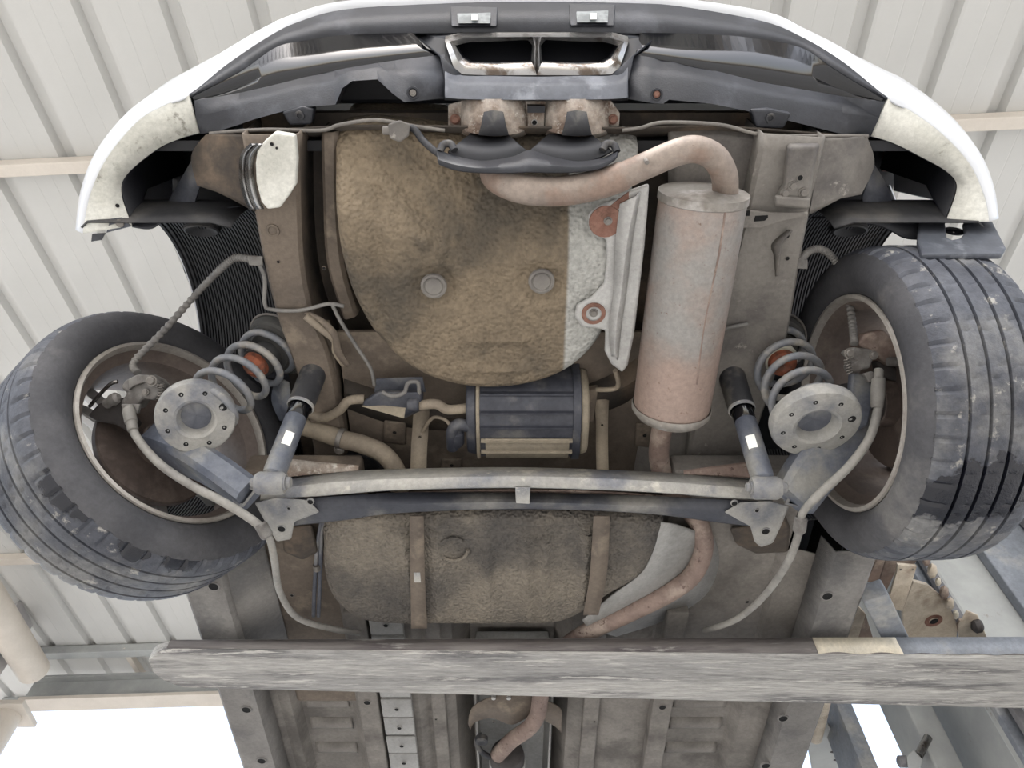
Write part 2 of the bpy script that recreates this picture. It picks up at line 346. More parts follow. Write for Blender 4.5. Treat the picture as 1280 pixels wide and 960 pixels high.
# ================================================================== THE CAR
CAR = empty('car', (0.04, 2.0, CH + 1.25), 'white car raised on the lift, seen from below, rear bumper at the top', 'car')

# ---- rear bumper (white skin, creamy return lip)
R0 = [(103, 288, 1.46), (107, 240, 1.56), (124, 190, 1.62), (160, 143, 1.66), (205, 107, 1.68), (232, 91, 1.69), (285, 63, 1.70), (336, 37, 1.71), (375, 22, 1.72), (430, 8, 1.72), (540, 1, 1.72), (660, -2, 1.72), (790, 0, 1.72), (850, 5, 1.72), (951, 18, 1.71), (990, 36, 1.71), (1040, 57, 1.70), (1100, 86, 1.69), (1135, 104, 1.68), (1186, 144, 1.66), (1219, 185, 1.62), (1236, 228, 1.56), (1242, 275, 1.46)]
R1 = [(104, 292, 1.42), (113, 243, 1.43), (134, 197, 1.44), (172, 152, 1.46), (205, 132, 1.48), (237, 119, 1.49), (285, 81, 1.57), (336, 47, 1.64), (372, 29, 1.68), (430, 13, 1.70), (540, 6, 1.70), (660, 3, 1.70), (790, 5, 1.70), (850, 9, 1.70), (951, 27, 1.68), (1001, 47, 1.64), (1051, 77, 1.57), (1109, 123, 1.49), (1140, 140, 1.48), (1178, 168, 1.46), (1212, 205, 1.44), (1230, 245, 1.43), (1236, 277, 1.42)]
r0 = PP(R0); r1 = PP(R1)
rm = [(a + b) / 2 + (Vector((.04, .9, 0)) - Vector((a.x, a.y, 0))).normalized() * -.012 for a, b in zip(r0, r1)]
top = [Vector((.04 + (a.x - .04) * .985, a.y + .02, a.z + .16)) for a in r0]; top2 = [Vector((.04 + (a.x - .04) * .95, a.y + .05, a.z + .33)) for a in r0]
BUMP = sheet('rear_bumper', [top2, top, r0, rm, r1], 'white_paint', k=5, solid=.004, label='white scuffed rear bumper skin')
LB = [(165, 282, 1.43), (152, 243, 1.45), (158, 218, 1.46), (195, 187, 1.47), (225, 173, 1.48), (250, 166, 1.485)]
RB = [(1088, 170, 1.485), (1115, 178, 1.48), (1150, 195, 1.47), (1185, 215, 1.46), (1196, 235, 1.45), (1182, 277, 1.43)]
sheet('return_lip', [r1[:6], PP(LB)], 'bumper_underside', k=6, parent=BUMP, label='dirty cream lower lip of the bumper')
sheet('return_lip', [r1[17:], PP(RB)], 'bumper_underside', k=6, parent=BUMP, label='dirty cream lower lip of the bumper')
for l in (LB, RB):                           # black inside of the bumper corners
    a = PP(l); s = -1 if l is LB else 1
    b = [p + Vector((s * .03, -.02, .16)) for p in a]; c = [p + Vector((s * .01, .0, .34)) for p in a]
    sheet('inner_skin', [[p + Vector((0, 0, .004)) for p in a], b, c], 'inner_black', parent=BUMP)
for p, r in (((147, 257, 1.438), .004), ((150, 279, 1.425), .008)):
    bolt(P(*p), DOWN, r, 'bolt_steel' if r > .005 else 'hole_black', parent=BUMP, name='screw', hexa=False)
panel('corner_flange', PP([(133, 291, 1.424), (138, 274, 1.426), (152, 272, 1.43), (164, 283, 1.426)]), 'grey_plastic', th=.006, parent=BUMP)
panel('torn_clip', PP([(115, 293, 1.416), (131, 292, 1.416), (127, 300, 1.41), (114, 302, 1.405)]), 'black_plastic', th=.004, parent=BUMP)
# ---- dark diffuser insert
T = PP([(237, 119, 1.49), (285, 81, 1.57), (336, 47, 1.64), (372, 29, 1.68), (430, 13, 1.70), (540, 6, 1.70), (660, 3, 1.70), (790, 5, 1.70), (850, 9, 1.70), (951, 27, 1.68), (1001, 47, 1.64), (1051, 77, 1.57), (1109, 123, 1.49)])
G1 = [(240, 121, 1.49), (300, 90, 1.58), (345, 60, 1.63), (380, 52, 1.645), (430, 45, 1.65), (516, 42, 1.65), (660, 42, 1.65), (800, 42, 1.65), (855, 43, 1.65), (930, 47, 1.64), (1000, 60, 1.63), (1045, 88, 1.57), (1107, 125, 1.49)]
G2 = [(243, 126, 1.485), (296, 118, 1.50), (336, 109, 1.505), (380, 98, 1.51), (430, 87, 1.515), (549, 69, 1.54), (660, 69, 1.54), (794, 69, 1.54), (855, 81, 1.515), (951, 104, 1.505), (1010, 114, 1.50), (1051, 121, 1.50), (1105, 128, 1.485)]
def wsh(L, d): return [(x, y, h + (0 if i in (0, len(L) - 1) else d * min(1, i, len(L) - 1 - i))) for i, (x, y, h) in enumerate(L)]
g1, g2 = PP(wsh(G1, -.025)), PP(wsh(G2, .024))
INS = sheet('diffuser_insert', [T, [a + (b - a) * .5 + Vector((0, 0, -.004)) for a, b in zip(T, g1)], g1], 'black_plastic', k=6, label='matte black upper band of the bumper insert')
def dish(a, b, d): return [p + (q - p) * .5 + Vector((0, d, d * .6)) for p, q in zip(a, b)]
sheet('gloss_panel', [g1[:6], dish(g1, g2, .009)[:6], g2[:6]], 'gloss_black', k=8, parent=INS, label='glossy black left insert panel')
sheet('gloss_panel', [g1[7:], dish(g1, g2, .009)[7:], g2[7:]], 'gloss_black', k=8, parent=INS, label='glossy black right insert panel')
panel('centre_panel', [p + Vector((0, .02, .05)) for p in PP([(545, 40, 1.62), (797, 40, 1.62), (790, 100, 1.52), (552, 100, 1.52)])], 'inner_black', th=.01, parent=INS)
for sg in (0, 1):
    f_ = lambda l: PP([(1342 - x if sg else x, y, h) for x, y, h in l])
    sheet('trim_surround', [f_([(514, 42, 1.65), (600, 42, 1.65), (671, 42, 1.65)]), f_([(556, 50, 1.605), (600, 45, 1.615), (671, 45, 1.615)])], 'black_plastic', lin_=True, parent=INS)
    sheet('trim_surround', [f_([(516, 42, 1.65), (550, 70, 1.54), (556, 100, 1.5)]), f_([(556, 50, 1.605), (566, 84, 1.54), (578, 96, 1.515)])], 'black_plastic', lin_=True, parent=INS)
LBt = [(243, 126, 1.485), (270, 122, 1.49), (300, 117, 1.50), (336, 109, 1.505), (380, 98, 1.51), (419, 89, 1.514), (430, 87, 1.515), (442, 85, 1.517), (472, 80, 1.522), (492, 77, 1.527), (506, 75, 1.53), (556, 69, 1.54), (790, 69, 1.54), (815, 73, 1.53), (828, 75, 1.528), (842, 78, 1.52), (900, 91, 1.51), (951, 104, 1.505), (1010, 114, 1.50), (1051, 121, 1.50), (1105, 128, 1.485)]
LBb = [(250, 166, 1.475), (269, 164, 1.475), (295, 156, 1.475), (319, 148, 1.475), (370, 134, 1.475), (419, 130, 1.475), (428, 110, 1.48), (440, 101, 1.482), (472, 99, 1.482), (492, 117, 1.478), (506, 127, 1.475), (556, 122, 1.475), (780, 122, 1.475), (815, 128, 1.475), (828, 129, 1.475), (836, 124, 1.475), (890, 129, 1.475), (930, 137, 1.475), (990, 151, 1.475), (1050, 166, 1.475), (1088, 170, 1.475)]
lt, lb = PP([(x, y, h + .024 * max(0, min(1, (x - 245) / 50, (1103 - x) / 50))) for x, y, h in LBt]), PP(LBb)
for nm, sl_ in (('lower_band', slice(0, 12)), ('lower_band', slice(12, 21))):
    mid = [a + (b - a) * .5 + Vector((0, -.004, -.006)) for a, b in zip(lt, lb)]
    sheet(nm, [lt[sl_], mid[sl_], lb[sl_], [p + Vector((0, .004, .03)) for p in lb[sl_]]], 'black_plastic', lin_=True, parent=INS, smooth=25)
sheet('centre_lip', [PP([(556, 84, 1.525), (575, 95, 1.515), (620, 96, 1.51), (671, 97, 1.51), (722, 96, 1.51), (767, 95, 1.515), (785, 83, 1.525)]), PP([(556, 104, 1.49), (575, 108, 1.485), (620, 109, 1.48), (671, 110, 1.478), (722, 109, 1.48), (767, 108, 1.485), (785, 104, 1.49)]), PP([(556, 121, 1.467), (575, 123, 1.462), (620, 124, 1.46), (671, 124, 1.458), (722, 124, 1.46), (767, 123, 1.462), (785, 121, 1.467)]), PP([(556, 124, 1.50), (575, 125, 1.50), (620, 126, 1.50), (671, 126, 1.50), (722, 126, 1.5), (767, 125, 1.50), (785, 124, 1.50)])], 'grey_plastic', parent=INS, label='scuffed grey centre lip below the exhaust trim')
for x, y in ((516, 116), (821, 118)):
    lathe('screw_cup', P(x, y, 1.472), (P(x, y, 1.47) - P(x, y, 1.6)), [(0, .0115), (.004, .011), (.004, .008), (.0005, .007), (.0005, .0005)], 'black_plastic', n=18, parent=INS)
    bolt(P(x, y, 1.471), (P(x, y, 1.47) - P(x, y, 1.6)), .0042, 'rust' if x > 600 else 'bolt_steel', parent=INS, name='screw')
for x0, x1, y0, y1 in ((562, 623, 8, 33), (711, 770, 5, 32)):      # reversing / plate lamps
    def hh(y): return 1.69 - (y - 5) * .0023
    L_ = panel('rear_lamp', PP([(x0, y0, hh(y0)), (x1, y0 + 1, hh(y0)), (x1 - 2, y1, hh(y1)), (x0 + 2, y1, hh(y1))]), 'black_plastic', th=.012, parent=INS, bevel=.003, label='small clear rear lamp in a black frame')
    n_ = panel('lens', PP([(x0 + 9, y0 + 4, hh(y0) - .004), (x1 - 9, y0 + 4, hh(y0) - .004), (x1 - 10, y1 - 4, hh(y1) - .004), (x0 + 10, y1 - 4, hh(y1) - .004)]), 'lamp_lens', th=.008, parent=INS, bevel=.002)
    n_.name = 'lamp_lens'
    m_ = panel('lamp_bulb', PP([((x0 + x1) / 2 - 3, y0 + 7, hh(y0) - .0055), ((x0 + x1) / 2 + 5, y0 + 7, hh(y0) - .0055), ((x0 + x1) / 2 + 5, y1 - 8, hh(y1) - .0055), ((x0 + x1) / 2 - 3, y1 - 8, hh(y1) - .0055)]), 'label_white', th=.003, parent=INS)
# chrome twin exhaust trim
def ch_h(y): return 1.60 - (y - 46) * .0017
CH0 = None
for s in (0, 1):
    outer = [(556, 51), (575, 46), (671, 46), (671, 62), (671, 94), (610, 94), (578, 93), (567, 84)]
    inner = [(569, 57), (585, 53), (660, 50), (666, 57), (664, 77), (620, 79), (588, 78), (578, 72)]
    if s: outer = [(1342 - x, y) for x, y in outer]; inner = [(1342 - x, y) for x, y in inner]
    o_ = PP([(x, y, ch_h(y)) for x, y in outer]); i_ = PP([(x, y, ch_h(y) + .004) for x, y in inner])
    md = [(a + b) / 2 + Vector((0, -.004, -.008)) for a, b in zip(o_, i_)]
    dp = [p + Vector((0, .01, .07)) for p in i_]
    bk = [p + Vector((0, -.005, .02)) for p in o_]
    C_ = loft('exhaust_trim', [bk, o_, md, i_], 'chrome', caps=(False, False), smooth=50, parent=INS, bevel=0, label='chrome surround of the exhaust outlet')
    loft('outlet_tunnel', [i_, dp], 'inner_black', caps=(False, True), parent=INS)

# ---- floor of the boot, rear panel and rails
box('boot_floor', (-.53, .36, CH + 1.55), (.61, 1.35, CH + 1.57), 'dark_brown_steel')
box('rear_panel', (-.72, .40, CH + 1.50), (.80, .42, CH + 1.95), 'inner_black')
box('bumper_beam', (-.60, .28, CH + 1.62), (.68, .36, CH + 1.74), 'inner_black', bevel=.01)
tube('panel_flange', PP([(262, 167, 1.47), (330, 162, 1.465), (400, 163, 1.46), (425, 156, 1.455), (470, 150, 1.455), (520, 158, 1.455), (556, 163, 1.455)]), .0035, 'grey_steel', n=8, label='pressed flange edge of the rear panel')
tube('panel_flange', PP([(778, 163, 1.455), (800, 160, 1.455), (830, 153, 1.455), (900, 156, 1.46), (950, 168, 1.462), (1010, 170, 1.465), (1085, 170, 1.47)]), .0035, 'grey_steel', n=8, label='pressed flange edge of the rear panel')
sheet('panel_skirt', [PP([(262, 168, 1.472), (425, 158, 1.46), (560, 158, 1.455), (780, 160, 1.455), (900, 158, 1.465), (1085, 172, 1.475)]), PP([(262, 190, 1.56), (425, 175, 1.56), (560, 175, 1.56), (780, 175, 1.56), (900, 175, 1.56), (1085, 190, 1.56)])], 'dark_brown_steel')
def rail(name, L, R, h, mat, d=.12, label=None):
    """channel with flat bottom between pixel polylines L and R at height h and walls of depth d"""
    a = PP(L, h); b = PP(R, h); w = .006
    return sheet(name, [[p + Vector((0, 0, d)) for p in a], [p + Vector((0, 0, .008)) for p in a], [p * (1) + (q - p).normalized() * w for p, q in zip(a, b)], [q + (p - q).normalized() * w for p, q in zip(a, b)], [q + Vector((0, 0, .008)) for q in b], [q + Vector((0, 0, d)) for q in b]], mat, k=4, smooth=35, label=label)
RL = rail('rear_rail', [(302, 168), (318, 262), (333, 340), (348, 400), (372, 470), (392, 560), (400, 640)], [(372, 168), (374, 262), (379, 340), (392, 400), (412, 450), (432, 560), (440, 640)], 1.43, 'brown_steel', label='dusty brown left chassis rail')
RR = rail('rear_rail', [(955, 168), (930, 280), (912, 350), (897, 415), (880, 480), (862, 560), (855, 640)], [(1032, 172), (1008, 285), (996, 350), (985, 415), (966, 480), (940, 560), (925, 640)], 1.43, 'grey_steel', label='dusty grey right chassis rail')
rail('floor_ledge', [(402, 165), (404, 240), (409, 330), (430, 400)], [(421, 165), (421, 240), (428, 330), (446, 395)], 1.47, 'brown_steel', d=.08)
lathe('rail_plug', P(341, 288, 1.428), DOWN, [(0, .0135), (.003, .013), (.003, .009), (.001, .008), (.003, .004), (.003, .0002)], 'brown_steel', n=24, parent=RL)
for x, y in ((348, 327), (405, 335)): hole(P(x, y, 1.428), .003, parent=RL, lip='brown_steel')
for x, y in ((984, 295), (984, 323)): hole(P(x, y, 1.428), .004, parent=RR)
sheet('rail_web', [PP([(985, 288, 1.43), (965, 305, 1.43), (968, 320, 1.43), (970, 345, 1.43)]), PP([(990, 288, 1.40), (978, 303, 1.405), (975, 320, 1.405), (972, 345, 1.42)])], 'grey_steel', parent=RR)
# outriggers behind the wheel arches
sheet('outrigger', [PP([(258, 168, 1.47), (240, 195, 1.48), (247, 232, 1.45)]), PP([(280, 168, 1.46), (268, 200, 1.45), (272, 240, 1.44)]), PP([(304, 168, 1.46), (306, 205, 1.44), (318, 264, 1.43)]), PP([(304, 168, 1.6), (306, 205, 1.6), (318, 264, 1.6)])], 'dark_brown_steel', label='stamped bracket beside the left chassis rail')
sheet('outrigger', [PP([(1083, 170, 1.47), (1092, 205, 1.48), (1076, 243, 1.45)]), PP([(1058, 172, 1.46), (1062, 205, 1.45), (1050, 248, 1.44)]), PP([(1030, 172, 1.46), (1022, 215, 1.44), (1012, 268, 1.43)]), PP([(1030, 172, 1.6), (1022, 215, 1.6), (1012, 268, 1.6)])], 'grey_steel', label='stamped bracket beside the right chassis rail')
sheet('inner_quarter', [PP([(246, 190, 1.56), (222, 232, 1.56), (206, 262, 1.54)]), PP([(252, 225, 1.55), (248, 240, 1.55), (240, 262, 1.52)])], 'dark_steel', k=4)
sheet('inner_quarter', [PP([(1092, 205, 1.56), (1108, 232, 1.56), (1118, 268, 1.54)]), PP([(1080, 240, 1.55), (1078, 248, 1.55), (1082, 266, 1.52)])], 'dark_steel', k=4)
for s in (-1, 1):                              # added black plates darken the void above the bumper corners; red fog reflector
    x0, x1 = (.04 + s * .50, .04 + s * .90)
    box('gap_plate', (min(x0, x1), .45, CH + 1.86), (max(x0, x1), .84, CH + 1.88), 'inner_black')
panel('red_reflector', PP([(195, 186, 1.80), (214, 184, 1.80), (219, 206, 1.80), (199, 208, 1.80)]), 'red_lens', th=.01, label='red reflector inside the left bumper corner')
panel('red_reflector', PP([(1106, 191, 1.80), (1130, 191, 1.80), (1128, 216, 1.80), (1103, 214, 1.80)]), 'red_lens', th=.01, label='red reflector inside the right bumper corner')
# insert brackets in the gap
for px in ([(352, 140), (378, 133), (392, 136), (389, 156), (362, 157)], [(938, 137), (960, 136), (990, 142), (980, 161), (946, 160)]):
    b_ = panel('bumper_bracket', PP(px, 1.47), 'black_plastic', th=.03, bevel=.004)
    c_ = sum(PP(px, 1.469), Vector()) / 5; lathe('screw_cup', c_, DOWN, [(0, .009), (.003, .0085), (.003, .005), (0, .004), (0, .0004)], 'rubber_black', n=16, parent=b_)

# ---- spare wheel well with stone-guard coating
OUT = [(422, 168, 1.47), (418, 215, 1.42), (419, 270), (427, 325), (445, 380), (480, 435), (530, 472), (590, 488), (650, 486), (705, 468), (745, 432), (768, 380), (785, 310), (792, 230, 1.42), (792, 176, 1.47), (700, 172, 1.485), (600, 170, 1.485), (500, 160, 1.475), (455, 158, 1.475)]
ol = curve(PP(OUT, 1.37), 6, True); nO = len(ol); cc = P(605, 330, 1.37)
bumps = [(605, 342, 46, -.009), (542, 358, 24, -.007), (677, 352, 24, -.007)]
def well_h(p):
    # photo-plane features are given as real positions on the well floor
    z = 0
    for (x, y, r, a) in bumps:
        q = P(x, y, 1.37); d = (Vector((p.x, p.y)) - Vector((q.x, q.y))).length; rr = r / 880 * 1.37
        if d < rr * 1.3: t = max(0, min(1, (rr * 1.3 - d) / (rr * .3))); z -= a * (t * t * (3 - 2 * t))
    for (ax, ay, bx, by, w, a) in ((455, 220, 530, 300, 16, -.012), (520, 215, 600, 230, 20, .008), (480, 440, 470, 250, 14, .008), (585, 425, 655, 425, 8, -.008), (585, 462, 655, 462, 8, -.008)):
        A = P(ax, ay, 1.37).to_2d(); B = P(bx, by, 1.37).to_2d(); q = p.to_2d(); t = max(0, min(1, (q - A).dot(B - A) / (B - A).length_squared)); d = (q - A - (B - A) * t).length; ww = w / 880 * 1.37
        if d < ww: z += a * (.5 + .5 * math.cos(math.pi * d / ww))
    return z
v = []; f = []; NR = 46
for i in range(NR + 1):
    s = i / NR
    for p in ol:
        q = cc + (p - cc) * max(s, .002); e = max(0, (s - .93) / .07); q.z += well_h(q) + .018 * e * e; v.append(q)
for (sc, dz) in ((1.012, .05), (1.03, .19)):
    for p in ol: q = cc + (p - cc) * sc; q.z += dz; v.append(q)
for i in range(NR + 2):
    for j in range(nO): f.append((i * nO + j, i * nO + (j + 1) % nO, (i + 1) * nO + (j + 1) % nO, (i + 1) * nO + j))
WELL = obj('spare_wheel_well', v, f, 'underseal', smooth=50, label='round spare wheel well coated in brown textured underseal')
for x, y in ((542, 358), (677, 352)):
    p = P(x, y, 1.3665)
    lathe('drain_plug', p, DOWN, [(-.004, .026), (.002, .025), (.004, .021), (.001, .018), (.003, .016), (.003, .0003)], 'grey_steel', n=28, parent=WELL, label='grey rubber drain plug')

# ---- exhaust: silencer, tail pipe, centre pipe
mu0, mu1 = P(880, 238, 1.385), P(838, 516, 1.345); md_ = mu1 - mu0; ml = md_.length
MUF = lathe('silencer', mu0, md_, [(.012, .0805), (.03, .081), (ml * .3, .081), (ml * .6, .081), (ml - .03, .0805), (ml - .012, .078)], 'muffler_skin', n=56, label='fat cylindrical exhaust silencer, heat-stained pink and grey')
lathe('end_cap', mu0, md_, [(0, .0002), (-.004, .03), (0, .06), (.004, .078), (.003, .0835), (.018, .0835), (.02, .081)], 'muffler_end', n=56, parent=MUF)
lathe('end_cap', mu1, md_, [(-.02, .0815), (-.016, .0835), (-.008, .083), (.004, .074), (.014, .055), (.02, .03), (.021, .0002)], 'muffler_end', n=56, parent=MUF)
a_ = mu0.lerp(mu1, .02); vd = (O - a_).normalized()
tube('seam_weld', [mu0.lerp(mu1, t) + Vector((.022 + .003 * math.sin(9 * t), -.012, -.0765)) for t in (.05, .2, .35, .5, .65, .78)], .0022, 'rust_pipe', n=8, parent=MUF)
tube('tail_pipe', PP([(908, 262, 1.42), (907, 243, 1.385), (905, 218, 1.365), (893, 197, 1.355), (872, 187, 1.35), (848, 190, 1.35), (805, 208, 1.35), (760, 227, 1.35), (710, 238, 1.345), (665, 238, 1.345), (634, 230, 1.36), (618, 218, 1.39), (622, 206, 1.43)]), lambda t: .0235 + (.003 if t > .55 else 0), 'pipe_skin', k=8, n=20, label='dusty bent tail pipe')
lathe('pipe_collar', P(906, 244, 1.385), md_, [(-.006, .0245), (-.004, .03), (.012, .031), (.014, .025)], 'rust_pipe', n=24, label='rusty weld collar')
lathe('hanger_stub', P(808, 202, 1.325), DOWN, [(-.01, .004), (.006, .004)], 'bolt_steel', n=10, caps=(True, True))
tube('centre_pipe', PP([(832, 518, 1.36), (826, 545, 1.36), (824, 575, 1.36), (834, 605, 1.35), (858, 632, 1.33), (876, 660, 1.31), (879, 688, 1.295), (866, 718, 1.28), (836, 741, 1.27), (790, 764, 1.265), (735, 790, 1.26), (700, 815, 1.27), (682, 840, 1.29), (676, 868, 1.30), (672, 893, 1.30), (661, 910, 1.30), (640, 925, 1.31), (622, 944, 1.32)]), .0225, 'rust_pipe', k=8, n=20, label='rusty centre exhaust pipe bending past the fuel tank')
q = P(634, 938, 1.34)
lathe('resonator', q, (0, 1, 0), [(0, .001), (.0, .03), (.012, .048), (.03, .052), (.05, .052)], 'dark_iron', n=36)
lathe('resonator_shell', q + Vector((0, .05, 0)), (0, 1, 0), [(0, .051), (.004, .054), (.4, .054)], 'galvanised', n=36)
tube('exhaust_hanger', PP([(603, 918, 1.33), (596, 925, 1.32), (600, 938, 1.31), (612, 946, 1.32)]), .008, 'rubber_black', n=10)
lathe('hanger_bush', P(602, 926, 1.31), DOWN, [(-.01, .018), (.004, .018), (.006, .012), (.003, .006), (.003, .0005)], 'rubber_black', n=20)
# rusty outlet brackets
OB = panel('outlet_bracket', PP([(560, 131, 1.485), (578, 126, 1.485), (764, 126, 1.485), (772, 137, 1.485), (775, 142, 1.485), (774, 158, 1.485), (560, 159, 1.485)]), 'rusty_plate', th=.006, bevel=.002, label='rusty bracket holding the two outlets')
for c0, c1 in ((577, 657), (682, 760)):
    w = c1 - c0
    def rw(y, hs): return PP([(c0 + w * t, y, h) for t, h in zip((0, .1, .3, .5, .7, .9, 1), hs)])
    ob = sheet('outlet_sleeve', [rw(124, (1.49, 1.475, 1.463, 1.459, 1.463, 1.475, 1.49)), rw(150, (1.485, 1.46, 1.447, 1.443, 1.447, 1.46, 1.485)), PP([(c0 + w * t, y, h) for t, y, h in zip((0, .1, .3, .5, .7, .9, 1), (160, 164, 167, 169, 168, 165, 160), (1.48, 1.455, 1.44, 1.436, 1.44, 1.455, 1.48))]), rw(172, (1.52, 1.51, 1.5, 1.5, 1.5, 1.51, 1.52))], 'rusty_plate', parent=OB, label='rusty half-round outlet sleeve')
    m_ = (c0 + c1) / 2
    sheet('soot_guard', [PP([(m_ - 12, 140, 1.447), (m_, 138, 1.444), (m_ + 12, 140, 1.447)]), PP([(m_ - 15, 155, 1.439), (m_, 155, 1.436), (m_ + 15, 155, 1.439)]), PP([(m_ - 19, 169, 1.431), (m_, 170, 1.429), (m_ + 19, 169, 1.431)])], 'rubber_black', parent=OB, solid=.003)
for x, y in ((569, 149), (766, 149)): bolt(P(x, y, 1.484), DOWN, .0065, 'rust', parent=OB)
panel('centre_tab', PP([(660, 140), (680, 140), (680, 162), (660, 162)], 1.478), 'rusty_plate', th=.004, parent=OB)
hole(P(668, 153, 1.477), .0045, parent=OB, lip='galvanised')
box('centre_block', P(659, 128, 1.50), P(681, 141, 1.47) + Vector((0, 0, 0)), 'inner_black', parent=OB)
DF = sheet('outlet_deflector', [PP([(545, 186, 1.385), (560, 193, 1.375), (600, 202, 1.368), (640, 197, 1.372), (662, 189, 1.38), (690, 197, 1.372), (722, 203, 1.368), (755, 198, 1.375), (773, 188, 1.385)]), PP([(547, 200, 1.35), (570, 207, 1.34), (600, 211, 1.335), (640, 209, 1.337), (662, 206, 1.34), (690, 208, 1.337), (722, 210, 1.335), (752, 206, 1.34), (771, 196, 1.355)]), PP([(549, 206, 1.345), (570, 213, 1.335), (600, 216, 1.33), (640, 216, 1.33), (662, 215, 1.33), (690, 216, 1.33), (722, 215, 1.33), (750, 211, 1.335), (768, 201, 1.35)])], 'black_plastic', label='black plastic lip under the twin outlets')
for x0, x1, b0, b1 in ((588, 634, 560, 658), (686, 738, 661, 765)):
    ts = (0, .2, .5, .8, 1)
    sheet('deflector_cone', [PP([(x0 + (x1 - x0) * t, 168, 1.455) for t in ts]), PP([(b0 + (b1 - b0) * t, y, h) for t, y, h in zip(ts, (190, 199, 204, 199, 189), (1.385, 1.374, 1.369, 1.374, 1.383))])], 'gloss_black' if 0 else 'inner_black', parent=DF)
for x, s in ((557, 1), (764, -1)):
    tube('deflector_ear', PP([(x - 7 * s, 190, 1.38), (x - 3 * s, 181, 1.39), (x + 6 * s, 180, 1.39), (x + 11 * s, 188, 1.38)]), .007, 'rubber_black', n=10, parent=DF)
tube('hanger_rod', PP([(498, 168, 1.43), (515, 160, 1.43), (528, 175, 1.42), (540, 186, 1.40), (552, 195, 1.385)]), .0065, 'rubber_black', n=10)
HB = loft('hanger_block', [PP([(485, 155), (500, 150), (513, 156), (511, 170), (500, 178), (487, 173)], h) for h in (1.445, 1.41)], 'grey_steel', bevel=.003, label='grey rubber exhaust hanger block')
lathe('boss', P(482, 163, 1.42), (-1, 0, 0), [(-.01, .008), (.004, .008), (.006, .004)], 'grey_steel', n=14, caps=(True, True), parent=HB)
# silencer heat shield
HS = [(772, 250), (784, 240), (812, 230), (810, 262), (806, 310), (799, 370), (793, 420), (785, 458), (778, 467), (764, 456), (756, 440), (757, 414), (744, 411), (728, 410), (718, 397), (721, 382), (740, 372), (755, 355), (758, 330), (758, 300), (744, 296), (735, 283), (736, 268), (748, 259)]
hl = PP(HS, 1.355); cx_ = sum(hl, Vector()) / len(hl)
def rib_(p): return 0
HSH = loft('heat_shield', [[p + Vector((0, 0, .012)) for p in hl], hl], 'galvanised', bevel=.006, seg=3, label='pale galvanised heat shield beside the silencer')
sheet('shield_ridge', [PP([(800, 240, 1.352), (790, 300, 1.35), (783, 360, 1.35), (776, 410, 1.35), (772, 450, 1.352)]), PP([(795, 245, 1.344), (784, 300, 1.341), (777, 360, 1.341), (770, 410, 1.341), (769, 445, 1.347)]), PP([(775, 255, 1.352), (770, 300, 1.35), (768, 360, 1.35), (762, 410, 1.35), (765, 445, 1.352)])], 'galvanised', parent=HSH)
lathe('washer', P(757, 277, 1.354), DOWN, [(0, .031), (.002, .03), (.002, .001)], 'rust', n=24, parent=HSH, label='rust ring around the shield nut')
panel('rust_tab', PP([(757, 262), (775, 248), (786, 240), (786, 250), (772, 262), (766, 285), (752, 292)], 1.3535), 'rust', th=.003, parent=HSH)
lathe('washer', P(742, 392, 1.354), DOWN, [(0, .024), (.002, .023), (.002, .0155)], 'rust', n=24, parent=HSH, label='rust ring around the shield nut')
bolt(P(760, 276, 1.352), DOWN, .0055, parent=HSH); bolt(P(742, 391, 1.353), DOWN, .006, parent=HSH)
# tow lug on the left rail, chrome-worn edges
FC = [(343, 166), (330, 177), (321, 190), (319, 205), (320, 228), (326, 252), (334, 262), (350, 260), (361, 245), (369, 232), (371, 200), (368, 170)]
TL = panel('towing_lug', PP(FC, 1.385), 'bumper_underside', th=.02, bevel=.004, label='worn pale towing lug on the left rail')
for k_, dx in ((0, -7), (1, -15)):
    pts = [(333 + dx, 180), (322 + dx, 192), (319 + dx, 207), (320 + dx, 228), (326 + dx, 250), (332 + dx, 261)]
    sheet('lug_edge', [PP([(x - 4, y, 1.395 + k_ * .008) for x, y in pts]), PP([(x, y, 1.388 + k_ * .008) for x, y in pts]), PP([(x + 5, y, 1.392 + k_ * .008) for x, y in pts])], 'chrome', parent=TL, solid=.005)
hole(P(340, 180, 1.3845), .003, parent=TL); hole(P(346, 185, 1.3845), .002, parent=TL)
# right rail: bolted tie-down bracket, cross strap, tub
tb = loft('tie_down_bracket', [PP([(983, 178), (1026, 178), (1018, 215), (1012, 262), (967, 258), (968, 245), (978, 228), (980, 200)], 1.43), PP([(987, 184), (1022, 182), (1014, 215), (1009, 258), (972, 255), (973, 246), (982, 230), (984, 205)], 1.40)], 'grey_steel', bevel=.006, seg=3, label='stamped tie-down bracket with bolts on the right rail')
hole(P(1000, 222, 1.399), .005, parent=tb)
for x, y in ((991, 232), (981, 241), (1004, 240)): bolt(P(x, y, 1.40), DOWN, .0065, parent=tb)
loft('foot', [PP([(968, 243), (1014, 246), (1012, 262), (967, 258)], 1.40), PP([(970, 246), (1012, 249), (1010, 260), (970, 256)], 1.388)], 'grey_steel', parent=tb, bevel=.003)
ts_ = panel('cross_strap', PP([(929, 262), (965, 266), (1011, 265), (1010, 270), (985, 275), (950, 286), (927, 285)], 1.405), 'grey_steel', th=.005, bevel=.002, label='slotted strap across the right rail')
panel('slot', PP([(944, 270), (960, 269), (960, 272), (956, 276), (942, 277)], 1.4045), 'hole_black', th=.001, parent=ts_)
panel('slot', PP([(930, 263), (938, 263), (937, 270), (930, 270)], 1.4045), 'hole_black', th=.001, parent=ts_)
